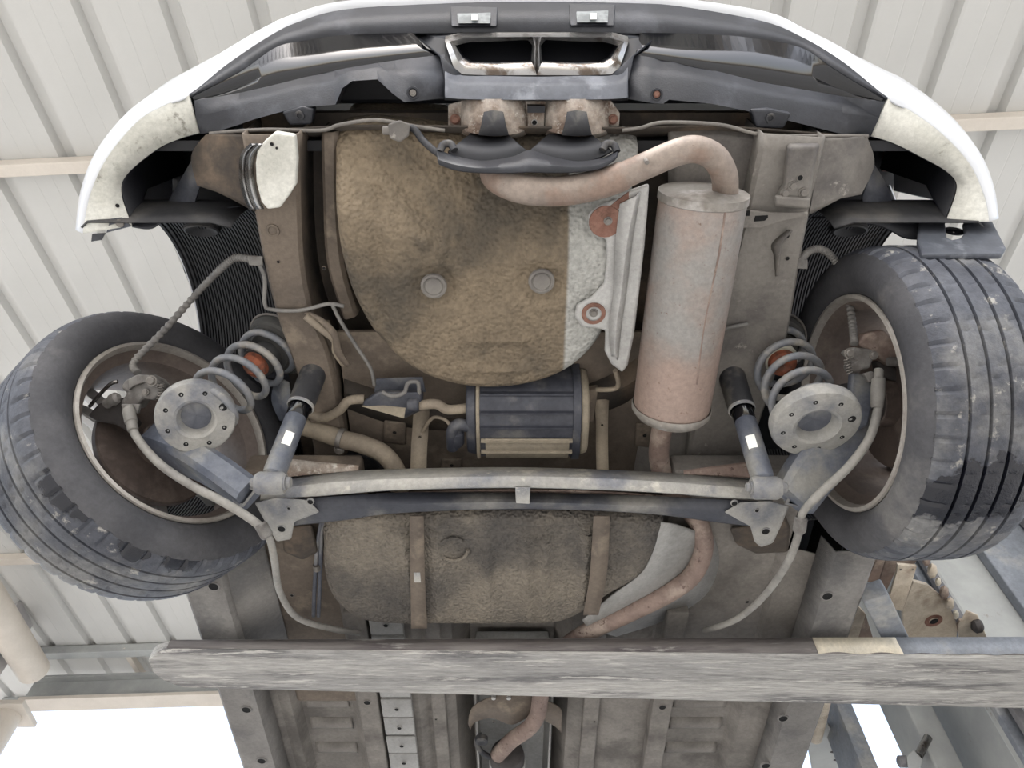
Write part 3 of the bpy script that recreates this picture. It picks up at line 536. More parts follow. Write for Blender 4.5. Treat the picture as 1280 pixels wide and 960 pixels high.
loft('boot_side_tub', [PP([(835, 162), (900, 160), (960, 168), (966, 190), (960, 235), (950, 256), (930, 262), (835, 262)], h) for h in (1.52, 1.49)] + [PP([(845, 172), (900, 170), (948, 176), (954, 195), (950, 230), (944, 246), (930, 254), (845, 254)], 1.475)], 'grey_steel', bevel=.004, label='grey pressed boot side tub above the tail pipe')

# ---- charcoal canister, valve, hoses between well and beam
def sect(x, s=1.0): 
    pr = [(.885, 1.47), (.89, 1.42), (.905, 1.385), (.935, 1.362), (.98, 1.352), (1.04, 1.354), (1.066, 1.37), (1.075, 1.40), (1.078, 1.47)]
    return [Vector((x, .98 + (a - .98) * s, CH + 1.41 + (b - 1.41) * s)) for a, b in pr]
CAN = loft('charcoal_canister', [sect(-.075), sect(.145)], 'canister_black', bevel=.004, label='black plastic charcoal canister with a dusty lower half')
loft('end_flange', [sect(.132, 1.07), sect(.15, 1.07)], 'canister_black', parent=CAN, bevel=.002)
loft('end_cap', [sect(.15, .97), sect(.168, .9)], 'canister_dust', parent=CAN, bevel=.005)
loft('end_cap', [sect(-.10, .9), sect(-.078, .97)], 'canister_black', parent=CAN, bevel=.004)
loft('end_flange', [sect(-.078, 1.05), sect(-.07, 1.05)], 'canister_dust', parent=CAN, bevel=.002)
sheet('dust_plate', [[Vector((x, y, CH + h)) for x in (-.058, .125)] for y, h in ((1.0, 1.3475), (1.03, 1.348), (1.06, 1.36), (1.073, 1.385))], 'canister_dust', lin_=True, parent=CAN, solid=.003)
for y, h in ((.905, 1.381), (.938, 1.356), (.972, 1.35), (1.005, 1.346), (1.035, 1.347)):
    box('rib', (-.068, y - .0022, CH + h - .004), (.132, y + .0022, CH + h + .006), 'canister_black' if y < 1 else 'canister_dust', parent=CAN)
lathe('purge_nozzle', P(570, 530, 1.37), (0, 1, 0), [(0, .013), (.02, .013), (.022, .017), (.05, .017), (.06, .01)], 'canister_black', n=18, caps=(True, True), parent=CAN)
tube('nozzle_elbow', PP([(585, 533, 1.37), (572, 531, 1.365), (565, 541, 1.365), (566, 560, 1.37)]), .0135, 'canister_black', n=14, parent=CAN)
VB = loft('vent_valve', [PP([(455, 500), (472, 487), (530, 488), (530, 512), (505, 524), (452, 508)], 1.40), PP([(455, 502), (474, 490), (526, 490), (526, 510), (505, 521), (455, 508)], 1.375)], 'canister_black', bevel=.005, label='black vent valve box with dusty underside')
panel('dust_face', PP([(452, 508), (480, 507), (507, 510), (505, 523)], 1.374), 'canister_dust', th=.003, parent=VB)
panel('valve_bracket', PP([(470, 474), (528, 472), (532, 490), (468, 490)], 1.42), 'dark_steel', th=.004, parent=VB)
tube('valve_pipe', PP([(478, 490, 1.37), (490, 495, 1.365), (505, 491, 1.365), (510, 479, 1.37), (522, 478, 1.375), (524, 492, 1.38)]), .0045, 'hose_grey', n=10, parent=VB)
lathe('valve_socket', P(517, 505, 1.375), (1, 0, 0), [(-.012, .014), (.008, .016), (.012, .013)], 'canister_black', n=18, caps=(True, True), parent=VB)
tube('vent_hose', PP([(522, 507, 1.38), (545, 505, 1.378), (560, 512, 1.38), (586, 510, 1.39)]), .011, 'hose_dust', n=14, label='dusty vent hose into the canister')
tube('vent_hose', PP([(385, 517, 1.43), (405, 522, 1.42), (424, 513, 1.41), (436, 501, 1.41), (456, 499, 1.41)]), .0105, 'hose_dust', n=14, label='dusty vent hose left of the valve')
tube('filler_hose', PP([(380, 533, 1.44), (405, 541, 1.42), (428, 549, 1.41), (455, 556, 1.40), (480, 568, 1.39), (496, 590, 1.38), (500, 612, 1.38)]), .0215, 'hose_dust', n=18, label='thick dusty fuel filler hose')
lathe('hose_clamp', P(426, 548, 1.41), P(455, 556, 1.40) - P(405, 541, 1.42), [(-.006, .0225), (-.005, .0245), (.005, .0245), (.006, .0225)], 'bolt_steel', n=20)
bolt(P(424, 562, 1.395), DOWN, .008)
lathe('rubber_grommet', P(452, 590, 1.42), DOWN, [(-.02, .055), (0, .055), (.004, .05), (0, .04), (-.004, .02), (-.004, .001)], 'rubber_black', n=28)
tube('purge_line', PP([(525, 545, 1.42), (540, 523, 1.40), (555, 524, 1.385), (564, 533, 1.37)]), .004, 'hose_dust', n=10)
box('heel_floor', (-.38, .80, CH + 1.465), (.40, 1.34, CH + 1.475), 'brown_steel', label='brown dusty floor above the canister')
# floor stampings around the canister
for px, h in (([(480, 525), (508, 527), (507, 556), (478, 553)], 1.455), ([(795, 528), (818, 530), (817, 560), (793, 558)], 1.455), ([(552, 573), (578, 573), (577, 590), (551, 590)], 1.455)):
    c_ = loft('floor_stamping', [PP(px, h + .04), PP(px, h + .006), [p.lerp(sum(PP(px, h), Vector()) / 4, .12) for p in PP(px, h)]], 'brown_steel', bevel=.004)
    hole(sum(PP(px, h - .0005), Vector()) / 4, .0045, parent=c_, lip='brown_steel')
panel('side_plate', PP([(726, 490), (748, 486), (742, 528), (725, 528)], 1.43), 'brown_steel', th=.02, bevel=.003)
sheet('floor_step', [PP([(430, 470, 1.47), (520, 500, 1.465), (650, 505, 1.465), (760, 470, 1.465), (800, 440, 1.47)]), PP([(430, 490, 1.45), (520, 518, 1.445), (650, 520, 1.445), (760, 492, 1.445), (800, 470, 1.45)]), PP([(430, 510, 1.468), (520, 535, 1.466), (650, 535, 1.466), (760, 512, 1.466), (800, 490, 1.468)])], 'dark_brown_steel')
sheet('heel_panel', [PP([(770, 480, 1.47), (800, 520, 1.47), (790, 600, 1.45)]), PP([(880, 520, 1.46), (900, 560, 1.46), (890, 620, 1.44)])], 'grey_steel')
tube('fuel_line', PP([(769, 463, 1.40), (773, 478, 1.41), (768, 486, 1.42), (745, 487, 1.43)]), .0055, 'hose_dust', n=10)
# ---- tank straps above the beam
for L_, R_ in (([(517, 512, 1.45), (515, 545, 1.41), (514, 560, 1.395), (513, 592, 1.37)], [(537, 512, 1.45), (535, 545, 1.41), (534, 560, 1.395), (533, 592, 1.37)]), ([(743, 496, 1.45), (745, 530, 1.42), (745, 560, 1.40), (746, 595, 1.37)], [(761, 500, 1.45), (760, 530, 1.42), (760, 560, 1.40), (761, 595, 1.37)])):
    s_ = sheet('tank_strap', [PP(L_), PP(R_)], 'hose_dust', solid=.004, label='dusty steel strap running up from the fuel tank')
    c_ = (P(*L_[1]) + P(*R_[1])) / 2; hole(c_ + Vector((0, 0, -.003)), .003, parent=s_, lip='hose_dust')

# ---- fuel tank
TO = [(412, 652), (403, 690), (407, 735), (425, 765), (460, 783), (540, 785), (640, 785), (700, 783), (732, 770), (765, 748), (800, 728), (818, 705), (828, 675), (818, 652), (700, 643), (500, 643)]
tl = curve(PP(TO, 1.245), 6, True); nT = len(tl); tcx = P(600, 700, 1.245)
RX = [(-.262, .006, .012), (-.235, .007, .012), (-.172, .006, .018), (-.055, .007, .012), (.035, .006, .01), (.075, .006, .01), (.165, .008, .012)]
v = []; f = []; NT = 40
for i in range(NT + 1):
    s = i / NT
    for p in tl:
        q = tcx + (p - tcx) * max(s, .002); e = max(0, (s - .9) / .1); g = max(0, 1 - max(0, (s - .8) / .15))
        q.z += .02 * e * e - g * sum(a * 2 * math.exp(-((q.x - x) / w) ** 2) for x, a, w in RX); v.append(q)
for sc, dz in ((1.006, .04), (1.01, .065)):
    for p in tl: q = tcx + (p - tcx) * sc; q.z += dz; v.append(q)
for i in range(NT + 2):
    for j in range(nT): f.append((i * nT + j, i * nT + (j + 1) % nT, (i + 1) * nT + (j + 1) % nT, (i + 1) * nT + j))
TANK = obj('fuel_tank', v, f, 'tank_coat', smooth=50, label='brown textured fuel tank between beam and plank')
ring_c = P(566, 687, 1.240)
tube('embossed_ring', [ring_c + Vector((math.cos(a) * .033, math.sin(a) * .033, 0)) for a in [i * math.pi / 12 for i in range(22)]], .004, 'tank_coat', raw=True, n=8, parent=TANK)
for L_, R_ in (([(512, 645), (512, 660), (513, 720), (514, 785)], [(529, 645), (530, 660), (531, 720), (534, 785)]), ([(742, 645), (741, 660), (737, 720), (729, 768)], [(762, 645), (762, 660), (758, 720), (748, 768)])):
    s_ = sheet('tank_strap', [PP([(x, y, 1.221) for x, y in L_]), PP([(x, y, 1.221) for x, y in R_])], 'brown_steel', solid=.004, label='flat steel strap under the fuel tank')
    a, b = P(L_[2][0] + 5, L_[2][1] - 3, 1.222), P(L_[2][0] + 12, L_[2][1] + 8, 1.222)
panel('strap_tag', PP([(517, 716), (525, 716), (526, 728), (518, 728)], 1.2175), 'beam_light', th=.001)
sheet('tank_heat_shield', [PP([(826, 652, 1.262), (816, 690, 1.255), (800, 718, 1.252), (765, 744, 1.25), (728, 775, 1.25)]), PP([(845, 655, 1.275), (835, 692, 1.27), (818, 726, 1.268), (775, 758, 1.262), (735, 785, 1.26)]), PP([(893, 672, 1.32), (898, 705, 1.33), (880, 745, 1.33), (830, 775, 1.33), (770, 795, 1.33)])], 'grey_shield', label='light grey heat shield between fuel tank and exhaust pipe')
for px in ([(405, 640), (397, 680), (393, 740), (392, 770)], [(412, 640), (403, 660), (401, 700), (398, 770)]):
    tube('fuel_line', PP(px, 1.30), .005, 'dark_steel', n=10, label='thin dark fuel line left of the tank')
bx_ = P(396, 709, 1.297); lathe('line_clip', bx_, (0, 1, 0), [(-.008, .009), (.008, .009)], 'bolt_steel', n=10, caps=(True, True))

# ---- floor pan, sills and tunnel ahead of the tank
YF0, YF1 = 1.22, 4.3
def long_sheet(name, pf, mat, y0=YF0, y1=YF1, **kw):
    n = 8; return sheet(name, [[Vector((x, y0 + (y1 - y0) * i / n, CH + h)) for i in range(n + 1)] for x, h in pf], mat, lin_=True, smooth=30, **kw)
SILL_L = long_sheet('sill', [(-.80, 1.62), (-.775, 1.30), (-.762, 1.258), (-.755, 1.252), (-.672, 1.25), (-.668, 1.248), (-.664, 1.26), (-.655, 1.30)], 'sill_steel', y0=1.24, label='grey left sill underside with round drain holes')
SILL_R = long_sheet('sill', [(.855, 1.62), (.835, 1.30), (.822, 1.258), (.815, 1.252), (.728, 1.25), (.724, 1.248), (.72, 1.26), (.71, 1.30)], 'sill_steel', y0=1.24, label='grey right sill underside with round drain holes')
for x, y, s_ in ((267, 733, SILL_L), (308, 887, SILL_L), (327, 951, SILL_L), (1034, 745, SILL_R), (979, 898, SILL_R), (957, 957, SILL_R)):
    hole(P(x, y, 1.2465), .0115, parent=s_, lip='sill_steel')
PAN = long_sheet('floor_pan', [(-.66, 1.30), (-.64, 1.315), (-.61, 1.315), (-.595, 1.35), (-.45, 1.35), (-.43, 1.33), (-.26, 1.33), (-.235, 1.345), (-.19, 1.345), (-.16, 1.36), (-.12, 1.47), (.12, 1.47), (.16, 1.36), (.20, 1.345), (.25, 1.345), (.27, 1.335), (.355, 1.335), (.38, 1.335), (.44, 1.35), (.62, 1.35), (.64, 1.315), (.68, 1.315), (.715, 1.30)], 'pan_steel', y0=1.3, label='grey pressed steel floor pan')
for i, y in enumerate((1.62, 1.80, 1.92, 2.02, 2.14, 2.28)):
    for x0, x1 in ((-.58, -.46), (.455, .605)):
        sheet('floor_swage', [[Vector((x0 + (x1 - x0) * t, y + dy, CH + 1.35 - dz)) for t in (0, .08, .92, 1)] for dy, dz in ((-.03, 0), (-.012, .007), (.012, .007), (.03, 0))], 'pan_steel', lin_=True, solid=.002, parent=PAN, smooth=60)
def strip(name, x0, x1, h, th, mat, y0, y1, **kw): return box(name, (x0, y0, CH + h), (x1, y1, CH + h + th), mat, bevel=.004, **kw)
r_ = strip('floor_rail', -.42, -.365, 1.30, .04, 'pan_steel', 1.5, 4.2, label='left floor stiffening rail'); hole(P(459, 878, 1.2995), .009, parent=r_)
r_ = strip('floor_rail', .385, .44, 1.30, .04, 'pan_steel', 1.5, 4.2, label='right floor stiffening rail'); hole(P(828, 884, 1.2995), .009, parent=r_)
r_ = strip('slot_strip', -.225, -.185, 1.325, .02, 'pan_steel', 1.5, 4.2); hole(P(545, 899, 1.3245), .003, parent=r_)
r_ = strip('slot_strip', .20, .245, 1.325, .02, 'pan_steel', 1.5, 4.2); hole(P(743, 902, 1.3245), .003, parent=r_)
PS = strip('perforated_strip', -.355, -.275, 1.305, .02, 'grey_shield', 1.48, 2.9, label='light grey jointed strip with a row of holes')
for i in range(16):
    y = 1.50 + i * .085
    strip('strip_plate', -.357, -.273, 1.296 + .002 * (i % 2), .008, 'grey_shield', y, y + .078, parent=PS)
    hole(Vector((-.315, y + .04, CH + 1.2955)), .006, parent=PS, lip='grey_shield')
TB = sheet('tunnel_brace', [PP([(585, 905, 1.33), (590, 885, 1.32), (612, 872, 1.31), (640, 868, 1.31), (670, 872, 1.31), (700, 885, 1.32), (702, 905, 1.33)]), PP([(588, 912, 1.34), (594, 902, 1.33), (615, 897, 1.32), (640, 905, 1.32), (665, 895, 1.32), (690, 905, 1.33), (702, 915, 1.34)])], 'brown_steel', label='curved brace across the exhaust tunnel')
for x in (617, 636): lathe('hook', P(x, 872, 1.305), DOWN, [(-.01, .006), (.004, .006), (.005, .003)], 'galvanised', n=12, caps=(True, True), parent=TB)
hole(P(617, 902, 1.318), .003, parent=TB)
long_sheet('tunnel_liner', [(-.10, 1.345), (-.105, 1.36), (-.10, 1.45), (.10, 1.45), (.115, 1.36), (.11, 1.345)], 'grey_shield', y0=1.75)
# slanted heel panels between wheel arch and sill, dark longitudinal members beside the tank
sheet('heel_panel', [PP([(240, 690, 1.27), (262, 700, 1.265), (300, 690, 1.28), (330, 680, 1.31)]), PP([(250, 740, 1.26), (280, 735, 1.262), (320, 740, 1.29), (345, 740, 1.32)]), PP([(255, 800, 1.258), (296, 800, 1.26), (340, 800, 1.30), (360, 800, 1.33)])], 'sill_steel', label='grey stamped panel behind the left sill')
box('side_member', (-.60, 1.08, CH + 1.33), (-.34, 1.9, CH + 1.40), 'brown_steel', bevel=.01)
box('side_member', (.36, 1.08, CH + 1.33), (.66, 1.9, CH + 1.40), 'pan_steel', bevel=.01)
for x, y in ((365, 744), (934, 752)): hole(P(x, y, 1.3295), .004)

# ---- wheels
def proj(p):
    d = p - O; z = d.dot(FW); return 640 + FPX * d.x / z, 480 - FPX * d.dot(UP) / z
def rand_wave(a, seed): return sum(math.sin(a * k + seed * k * 1.7) / k for k in (3, 7, 13, 23))
def wheel(c, out, label, side):
    """c: centre of the inner rim lip, out: axle direction pointing outwards"""
    c = Vector(c) + Vector((0, 0, CH)); e = Vector(out).normalized(); up = Vector((0, 0, 1)); up = (up - e * up.dot(e)).normalized(); fw = e.cross(up)
    def pt(x, r, a): return c + e * x + (fw * math.cos(a) + up * math.sin(a)) * r
    root = empty('wheel', c + e * .1); root.parent = CAR; root.location = c + e * .1 - CAR.location; root['label'] = label
    # tyre
    wall = [(.012, .216), (.002, .224), (-.006, .232), (-.013, .246), (-.015, .262), (-.011, .280), (-.004, .293), (.002, .300)]
    tread = []
    NA = 288
    xs = [(.004, .302, 1), (.012, .3085, 1), (.024, .313, 1), (.036, .3155, 1), (.046, .3165, 0)]
    for g in (.048, .084, .120, .156):
        xs += [(g, .317, 0), (g + .0012, .3105, 0), (g + .0055, .3105, 0), (g + .0068, .317, 0)]
        if g < .15: xs += [(g + .016, .3178, 2), (g + .026, .3178, 2)]
    xs += [(.166, .3165, 0), (.176, .3155, 1), (.188, .313, 1), (.200, .3085, 1), (.208, .302, 1)]
    outer = [(.214, .29), (.220, .262), (.214, .236), (.204, .222), (.198, .214)]
    pr = [(x, r, 0) for x, r in wall] + xs + [(x, r, 0) for x, r in outer]
    v = []; f = []; fm = []; n = len(pr)
    for i in range(NA):
        a = 2 * math.pi * i / NA
        for j, (x, r, k) in enumerate(pr):
            if k == 1 and i % 6 == 0: r -= .0045
            if k == 2 and (i + (3 if j % 2 else 0)) % 12 == 0: r -= .004
            v.append(pt(x, r, a))
    for i in range(NA):
        for j in range(n - 1):
            f.append((i * n + j, i * n + j + 1, ((i + 1) % NA) * n + j + 1, ((i + 1) % NA) * n + j))
            k = 0 if len(wall) <= j < len(wall) + len(xs) else 1
            fm.append(k)
    obj('tyre', v, f, None, parent=root, smooth=28, mats=['tyre_rubber_' + side, 'tyre_wall'], fm=fm, label='worn dusty grooved tyre')
    # rim
    def lp(name, prof, mat, par=root, **kw):
        L = [[pt(x, r, 2 * math.pi * i / 72) for i in range(72)] for x, r in prof]
        return loft(name, L, mat, caps=(False, False), smooth=30, parent=par, **kw)
    lp('rim_lip', [(.014, .218), (.002, .222), (-.002, .220), (-.003, .213), (.004, .209), (.012, .207)], 'rim_silver')
    lp('rim_barrel', [(.012, .207), (.022, .203), (.035, .190), (.06, .186), (.11, .190), (.165, .200), (.19, .206), (.20, .214)], 'rim_barrel', label='dusty brown inside of the rim')
    for k in range(5):
        a0 = 2 * math.pi * k / 5 + .35
        for da in (-.16, .16):
            L = []
            for x, r, w, th in ((.155, .055, .018, .03), (.150, .10, .015, .028), (.158, .16, .013, .024), (.176, .203, .014, .022)):
                aa = a0 + da * (.6 + r * 2.2); m = pt(x, r, aa); tdir = (-fw * math.sin(aa) + up * math.cos(aa))
                L.append([m + tdir * w * sx + e * th * sz * .5 for sx, sz in ((-1, -1), (1, -1), (1, 1), (-1, 1))])
            loft('spoke', L, 'rim_spoke', parent=root, bevel=.003, smooth=40)
    lathe('wheel_hub', c + e * .135, e, [(0, .0005), (0, .062), (.03, .068), (.045, .062), (.05, .0005)], 'rim_spoke', n=40, parent=root)
    # brake disc with backing plate
    lathe('brake_disc', c + e * .088, e, [(0, .045), (0, .132), (.004, .135), (.018, .135), (.022, .132), (.022, .05)], 'disc_rust', n=64, parent=root, label='brown rusty brake disc')
    lathe('disc_hat', c + e * .05, e, [(0, .0005), (0, .035), (.01, .048), (.04, .05), (.04, .07)], 'disc_rust', n=40, parent=root)
    return c, e, fw, up
WR = wheel(*WPOS['right'], 'right rear wheel, standing straight', 'right')
WL = wheel(*WPOS['left'], 'left rear wheel, knocked askew and turned inwards', 'left')

# ---- wheel arch liners and inner wheel houses
for s in (-1, 1):
    cx = .04; yc, hc, rr = .90, 1.47, .37
    rows = []
    for x in (.585, .62, .70, .78, .86, .875):
        r_ = rr - (.012 if x in (.585, .875) else 0)
        rows.append([Vector((cx + s * x, yc - r_ * math.cos(t) * (1 if math.cos(t) > 0 else .93), CH + hc + r_ * math.sin(t))) for t in [math.radians(-8 + 210 * i / 40) for i in range(41)]])
    sheet('liner_tail', [r[:9] for r in rows], 'liner_black', lin_=True, smooth=50, label='smooth rear end of the %s wheel arch liner' % ('left' if s < 0 else 'right'))
    LN = sheet('arch_liner', [r[8:] for r in rows], 'liner_ribbed', lin_=True, smooth=50, label='ribbed black %s wheel arch liner' % ('left' if s < 0 else 'right'))
    for px, py, h in (((252, 288, 1.757), (1062, 288, 1.757))[s > 0],):
        lathe('liner_dimple', P(px, py, h), Vector((0, .6, -.8)), [(-.01, .045), (.002, .043), (.004, .038), (-.006, .02), (-.008, .001)], 'liner_black', n=28, parent=LN, ey=.6)
    x0, x1 = sorted((cx + s * .575, cx + s * .585))
    v = [Vector((x, yc - rr * math.cos(t), CH + max(1.60, hc + rr * math.sin(t)))) for x in (x0, x1) for t in [math.radians(-20 + 220 * i / 24) for i in range(25)]]
    obj('wheel_house', v, [tuple(range(25)), tuple(range(49, 24, -1))] + [(i, i + 1, i + 26, i + 25) for i in range(24)], 'liner_black')
    # outer quarter panel with wheel arch, door skin ahead of it
    R_ = []
    for sc, dx, dz in ((1.0, -.012, 0), (1.0, .0, 0), (1.12, .012, 0), (1.6, -.01, .03)):
        R_.append([Vector((cx + s * (.885 + dx), yc - .375 * sc * math.cos(t), CH + hc + .375 * sc * math.sin(t) + dz)) for t in [math.radians(52 + 120 * i / 30) for i in range(31)]])
    sheet('quarter_panel', R_, 'white_paint', lin_=True, smooth=50, label='white rear quarter panel around the wheel arch')
    sheet('door_skin', [[Vector((cx + s * x, y, CH + h)) for y in (1.30, 1.8, 3.0, 4.3)] for x, h in ((.80, 1.42), (.875, 1.62), (.885, 1.85), (.85, 2.1))], 'white_paint', lin_=True, label='white lower door skin')
sheet('liner_flap', [PP([(157, 264, 1.52), (195, 264, 1.50), (238, 262, 1.49), (300, 258, 1.50)]), PP([(165, 283, 1.44), (190, 285, 1.45), (215, 268, 1.47), (262, 262, 1.49)])], 'black_plastic', k=6)
sheet('liner_flap', [PP([(1180, 268, 1.52), (1150, 268, 1.50), (1100, 268, 1.49), (1015, 272, 1.50)]), PP([(1152, 299, 1.44), (1130, 297, 1.45), (1100, 283, 1.47), (1040, 272, 1.49)])], 'black_plastic', k=6)
MF = panel('mud_flap', [PY(x, y, .555) for x, y in ((1149, 277), (1182, 277), (1184, 296), (1190, 299), (1200, 297), (1206, 290), (1204, 277), (1241, 276), (1258, 309), (1253, 317), (1152, 318), (1147, 300))], 'grey_plastic', th=.012, up=(0, 1, 0), bevel=.004, label='grey plastic mud flap hanging at the right bumper corner')
lathe('flap_recess', PY(1193, 288, .562), (0, -1, 0), [(0, .019), (-.004, .018), (-.004, .001)], 'inner_black', n=20, parent=MF)
box('body_shell', (-.80, .42, CH + 1.92), (.88, 4.4, CH + 2.35), 'white_paint', bevel=.05, label='white upper body above the wheel arches')
box('dark_backing', (-.80, .43, CH + 1.895), (.88, 4.35, CH + 1.915), 'inner_black')  # added black sheet that keeps the white shell's underside dark in the gaps
box('cabin_floor', (-.74, 1.0, CH + 1.60), (.82, 4.35, CH + 1.63), 'inner_black')

# ---- twist beam axle
BR = [[(330, 601, 1.30), (345, 600, 1.295), (420, 592, 1.285), (500, 588, 1.285), (650, 586, 1.285), (800, 591, 1.285), (900, 598, 1.285), (960, 603, 1.295)],
      [(328, 612, 1.245), (345, 612, 1.24), (420, 604, 1.235), (500, 600, 1.23), (650, 597, 1.23), (800, 602, 1.23), (900, 609, 1.235), (962, 613, 1.245)],
      [(326, 626, 1.225), (345, 624, 1.22), (420, 618, 1.215), (500, 612, 1.212), (650, 609, 1.21), (800, 614, 1.212), (900, 621, 1.215), (965, 626, 1.225)]]
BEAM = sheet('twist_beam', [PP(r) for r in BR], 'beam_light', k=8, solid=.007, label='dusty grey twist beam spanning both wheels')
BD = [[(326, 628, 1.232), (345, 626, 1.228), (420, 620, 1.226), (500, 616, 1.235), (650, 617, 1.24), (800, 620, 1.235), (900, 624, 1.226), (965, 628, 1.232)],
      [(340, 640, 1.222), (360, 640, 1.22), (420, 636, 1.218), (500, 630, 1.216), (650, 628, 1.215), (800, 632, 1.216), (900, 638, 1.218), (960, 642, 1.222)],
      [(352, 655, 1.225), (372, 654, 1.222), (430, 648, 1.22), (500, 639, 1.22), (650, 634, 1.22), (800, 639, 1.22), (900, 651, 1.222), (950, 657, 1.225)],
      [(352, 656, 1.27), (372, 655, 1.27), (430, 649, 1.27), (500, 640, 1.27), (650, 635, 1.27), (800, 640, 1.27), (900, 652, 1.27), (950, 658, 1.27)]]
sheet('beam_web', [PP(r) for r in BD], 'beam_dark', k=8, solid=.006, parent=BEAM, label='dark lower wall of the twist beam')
sheet('beam_slot', [PP([(470, 617, 1.238), (560, 614, 1.245), (650, 612, 1.248), (760, 615, 1.245), (850, 622, 1.238)]), PP([(470, 619, 1.24), (560, 618, 1.255), (650, 619, 1.26), (760, 621, 1.255), (850, 623, 1.24)])], 'rust_pipe', parent=BEAM, solid=.003)
loft('beam_clip', [PP([(644, 609), (663, 609), (662, 630), (645, 629)], h) for h in (1.215, 1.203)], 'beam_light', parent=BEAM, bevel=.002)
for px, hx in (([(318, 628), (345, 622), (385, 625), (400, 640), (368, 652), (364, 674), (346, 677), (338, 664), (328, 646)], (352, 661)), ([(905, 640), (925, 628), (961, 626), (987, 632), (975, 660), (966, 679), (951, 684), (943, 677), (938, 658)], (957, 664))):
    g = loft('beam_gusset', [PP(px, 1.222), PP(px, 1.208)], 'dusty_steel', parent=BEAM, bevel=.004, label='dusty end gusset of the twist beam')
    hole(P(hx[0], hx[1], 1.2075), .008, parent=BEAM, lip='dusty_steel')
for x, y, r in ((361, 635, .003), (388, 627, .006), (946, 638, .004), (918, 629, .006)): hole(P(x, y, 1.207), r, parent=BEAM, lip='dusty_steel')
panel('spring_plate', PP([(356, 575, 1.31), (400, 580, 1.30), (448, 584, 1.29), (448, 588, 1.285), (400, 592, 1.28), (352, 597, 1.28)]), 'rusty_plate', th=.006, parent=BEAM)
panel('spring_plate', PP([(945, 578, 1.31), (900, 584, 1.30), (855, 590, 1.29), (855, 593, 1.285), (900, 594, 1.28), (948, 598, 1.28)]), 'rust_pipe', th=.006, parent=BEAM)
# body-side pivot brackets
for px in ([(352, 660), (390, 655), (398, 690), (378, 700), (355, 690)], [(912, 660), (950, 655), (980, 640), (988, 660), (985, 690), (945, 692), (920, 680)]):
    loft('pivot_bracket', [PP(px, 1.34), PP(px, 1.29)], 'dark_brown_steel', bevel=.006)

def bar(name, pts, w, t, mat, side=(1, 0, 0), k=5, **kw):
    path = curve(pts, k); L = []
    for i, p in enumerate(path):
        d = (path[min(i + 1, len(path) - 1)] - path[max(i - 1, 0)]).normalized(); s = Vector(side); s = (s - d * s.dot(d)).normalized(); q = d.cross(s)
        u = i / (len(path) - 1); a, b = (w(u) if callable(w) else w) / 2, (t(u) if callable(t) else t) / 2
        L.append([p + s * a * x + q * b * y for x, y in ((-1, -.6), (-.75, -1), (.75, -1), (1, -.6), (1, .6), (.75, 1), (-.75, 1), (-1, .6))])
    return loft(name, L, mat, smooth=40, **kw)
# trailing arms with open channel ends
AL = bar('trailing_arm', [PD(205, 560, 1.64), PD(240, 572, 1.585), (PD(275, 592, 1.55)), PD(312, 618, 1.53)], lambda u: .115 - .035 * u, .055, 'blue_steel', side=(.6, 1, 0), label='bent left trailing arm')
AR = bar('trailing_arm', [PD(1062, 500, 1.56), PD(1040, 555, 1.54), PD(1010, 595, 1.525), PD(990, 625, 1.51)], lambda u: .12 - .035 * u, .055, 'blue_steel', side=(1, .3, 0), label='right trailing arm')
for A_, px in ((AL, [(279, 608), (306, 603), (321, 612), (304, 634), (296, 632)]), (AR, [(981, 630), (986, 619), (1014, 617), (1018, 624), (1010, 638), (996, 633)])):
    a = [PD(x, y, 1.515) for x, y in px]; c_ = sum(a, Vector()) / len(a); bk = [PD(x, y, 1.56).lerp(PD(*proj(c_), 1.56), -.05) for x, y in px]
    i_ = [p.lerp(c_, .25) for p in a]; dp = [p + ray(640, 480).normalized() * .03 for p in i_]
    loft('channel_end', [bk, a, i_, dp], 'dusty_steel', caps=(False, True), smooth=20, parent=A_, label='open channel end of the arm')
KN = panel('knuckle_plate', [PD(x, y, 1.52) for x, y in ((1065, 463), (1086, 470), (1094, 492), (1086, 532), (1062, 545), (1040, 512), (1056, 505), (1063, 490))], 'blue_steel', th=.02, up=FW, bevel=.005, label='grey knuckle plate joining spring seat and caliper')
lathe('hub_carrier', WL[0] + WL[1] * -.0, WL[1], [(-.03, .0005), (-.03, .035), (.03, .045), (.06, .045)], 'dark_iron', n=28)
lathe('hub_carrier', WR[0] + WR[1] * -.0, WR[1], [(-.03, .0005), (-.03, .035), (.03, .045), (.06, .045)], 'dark_iron', n=28)
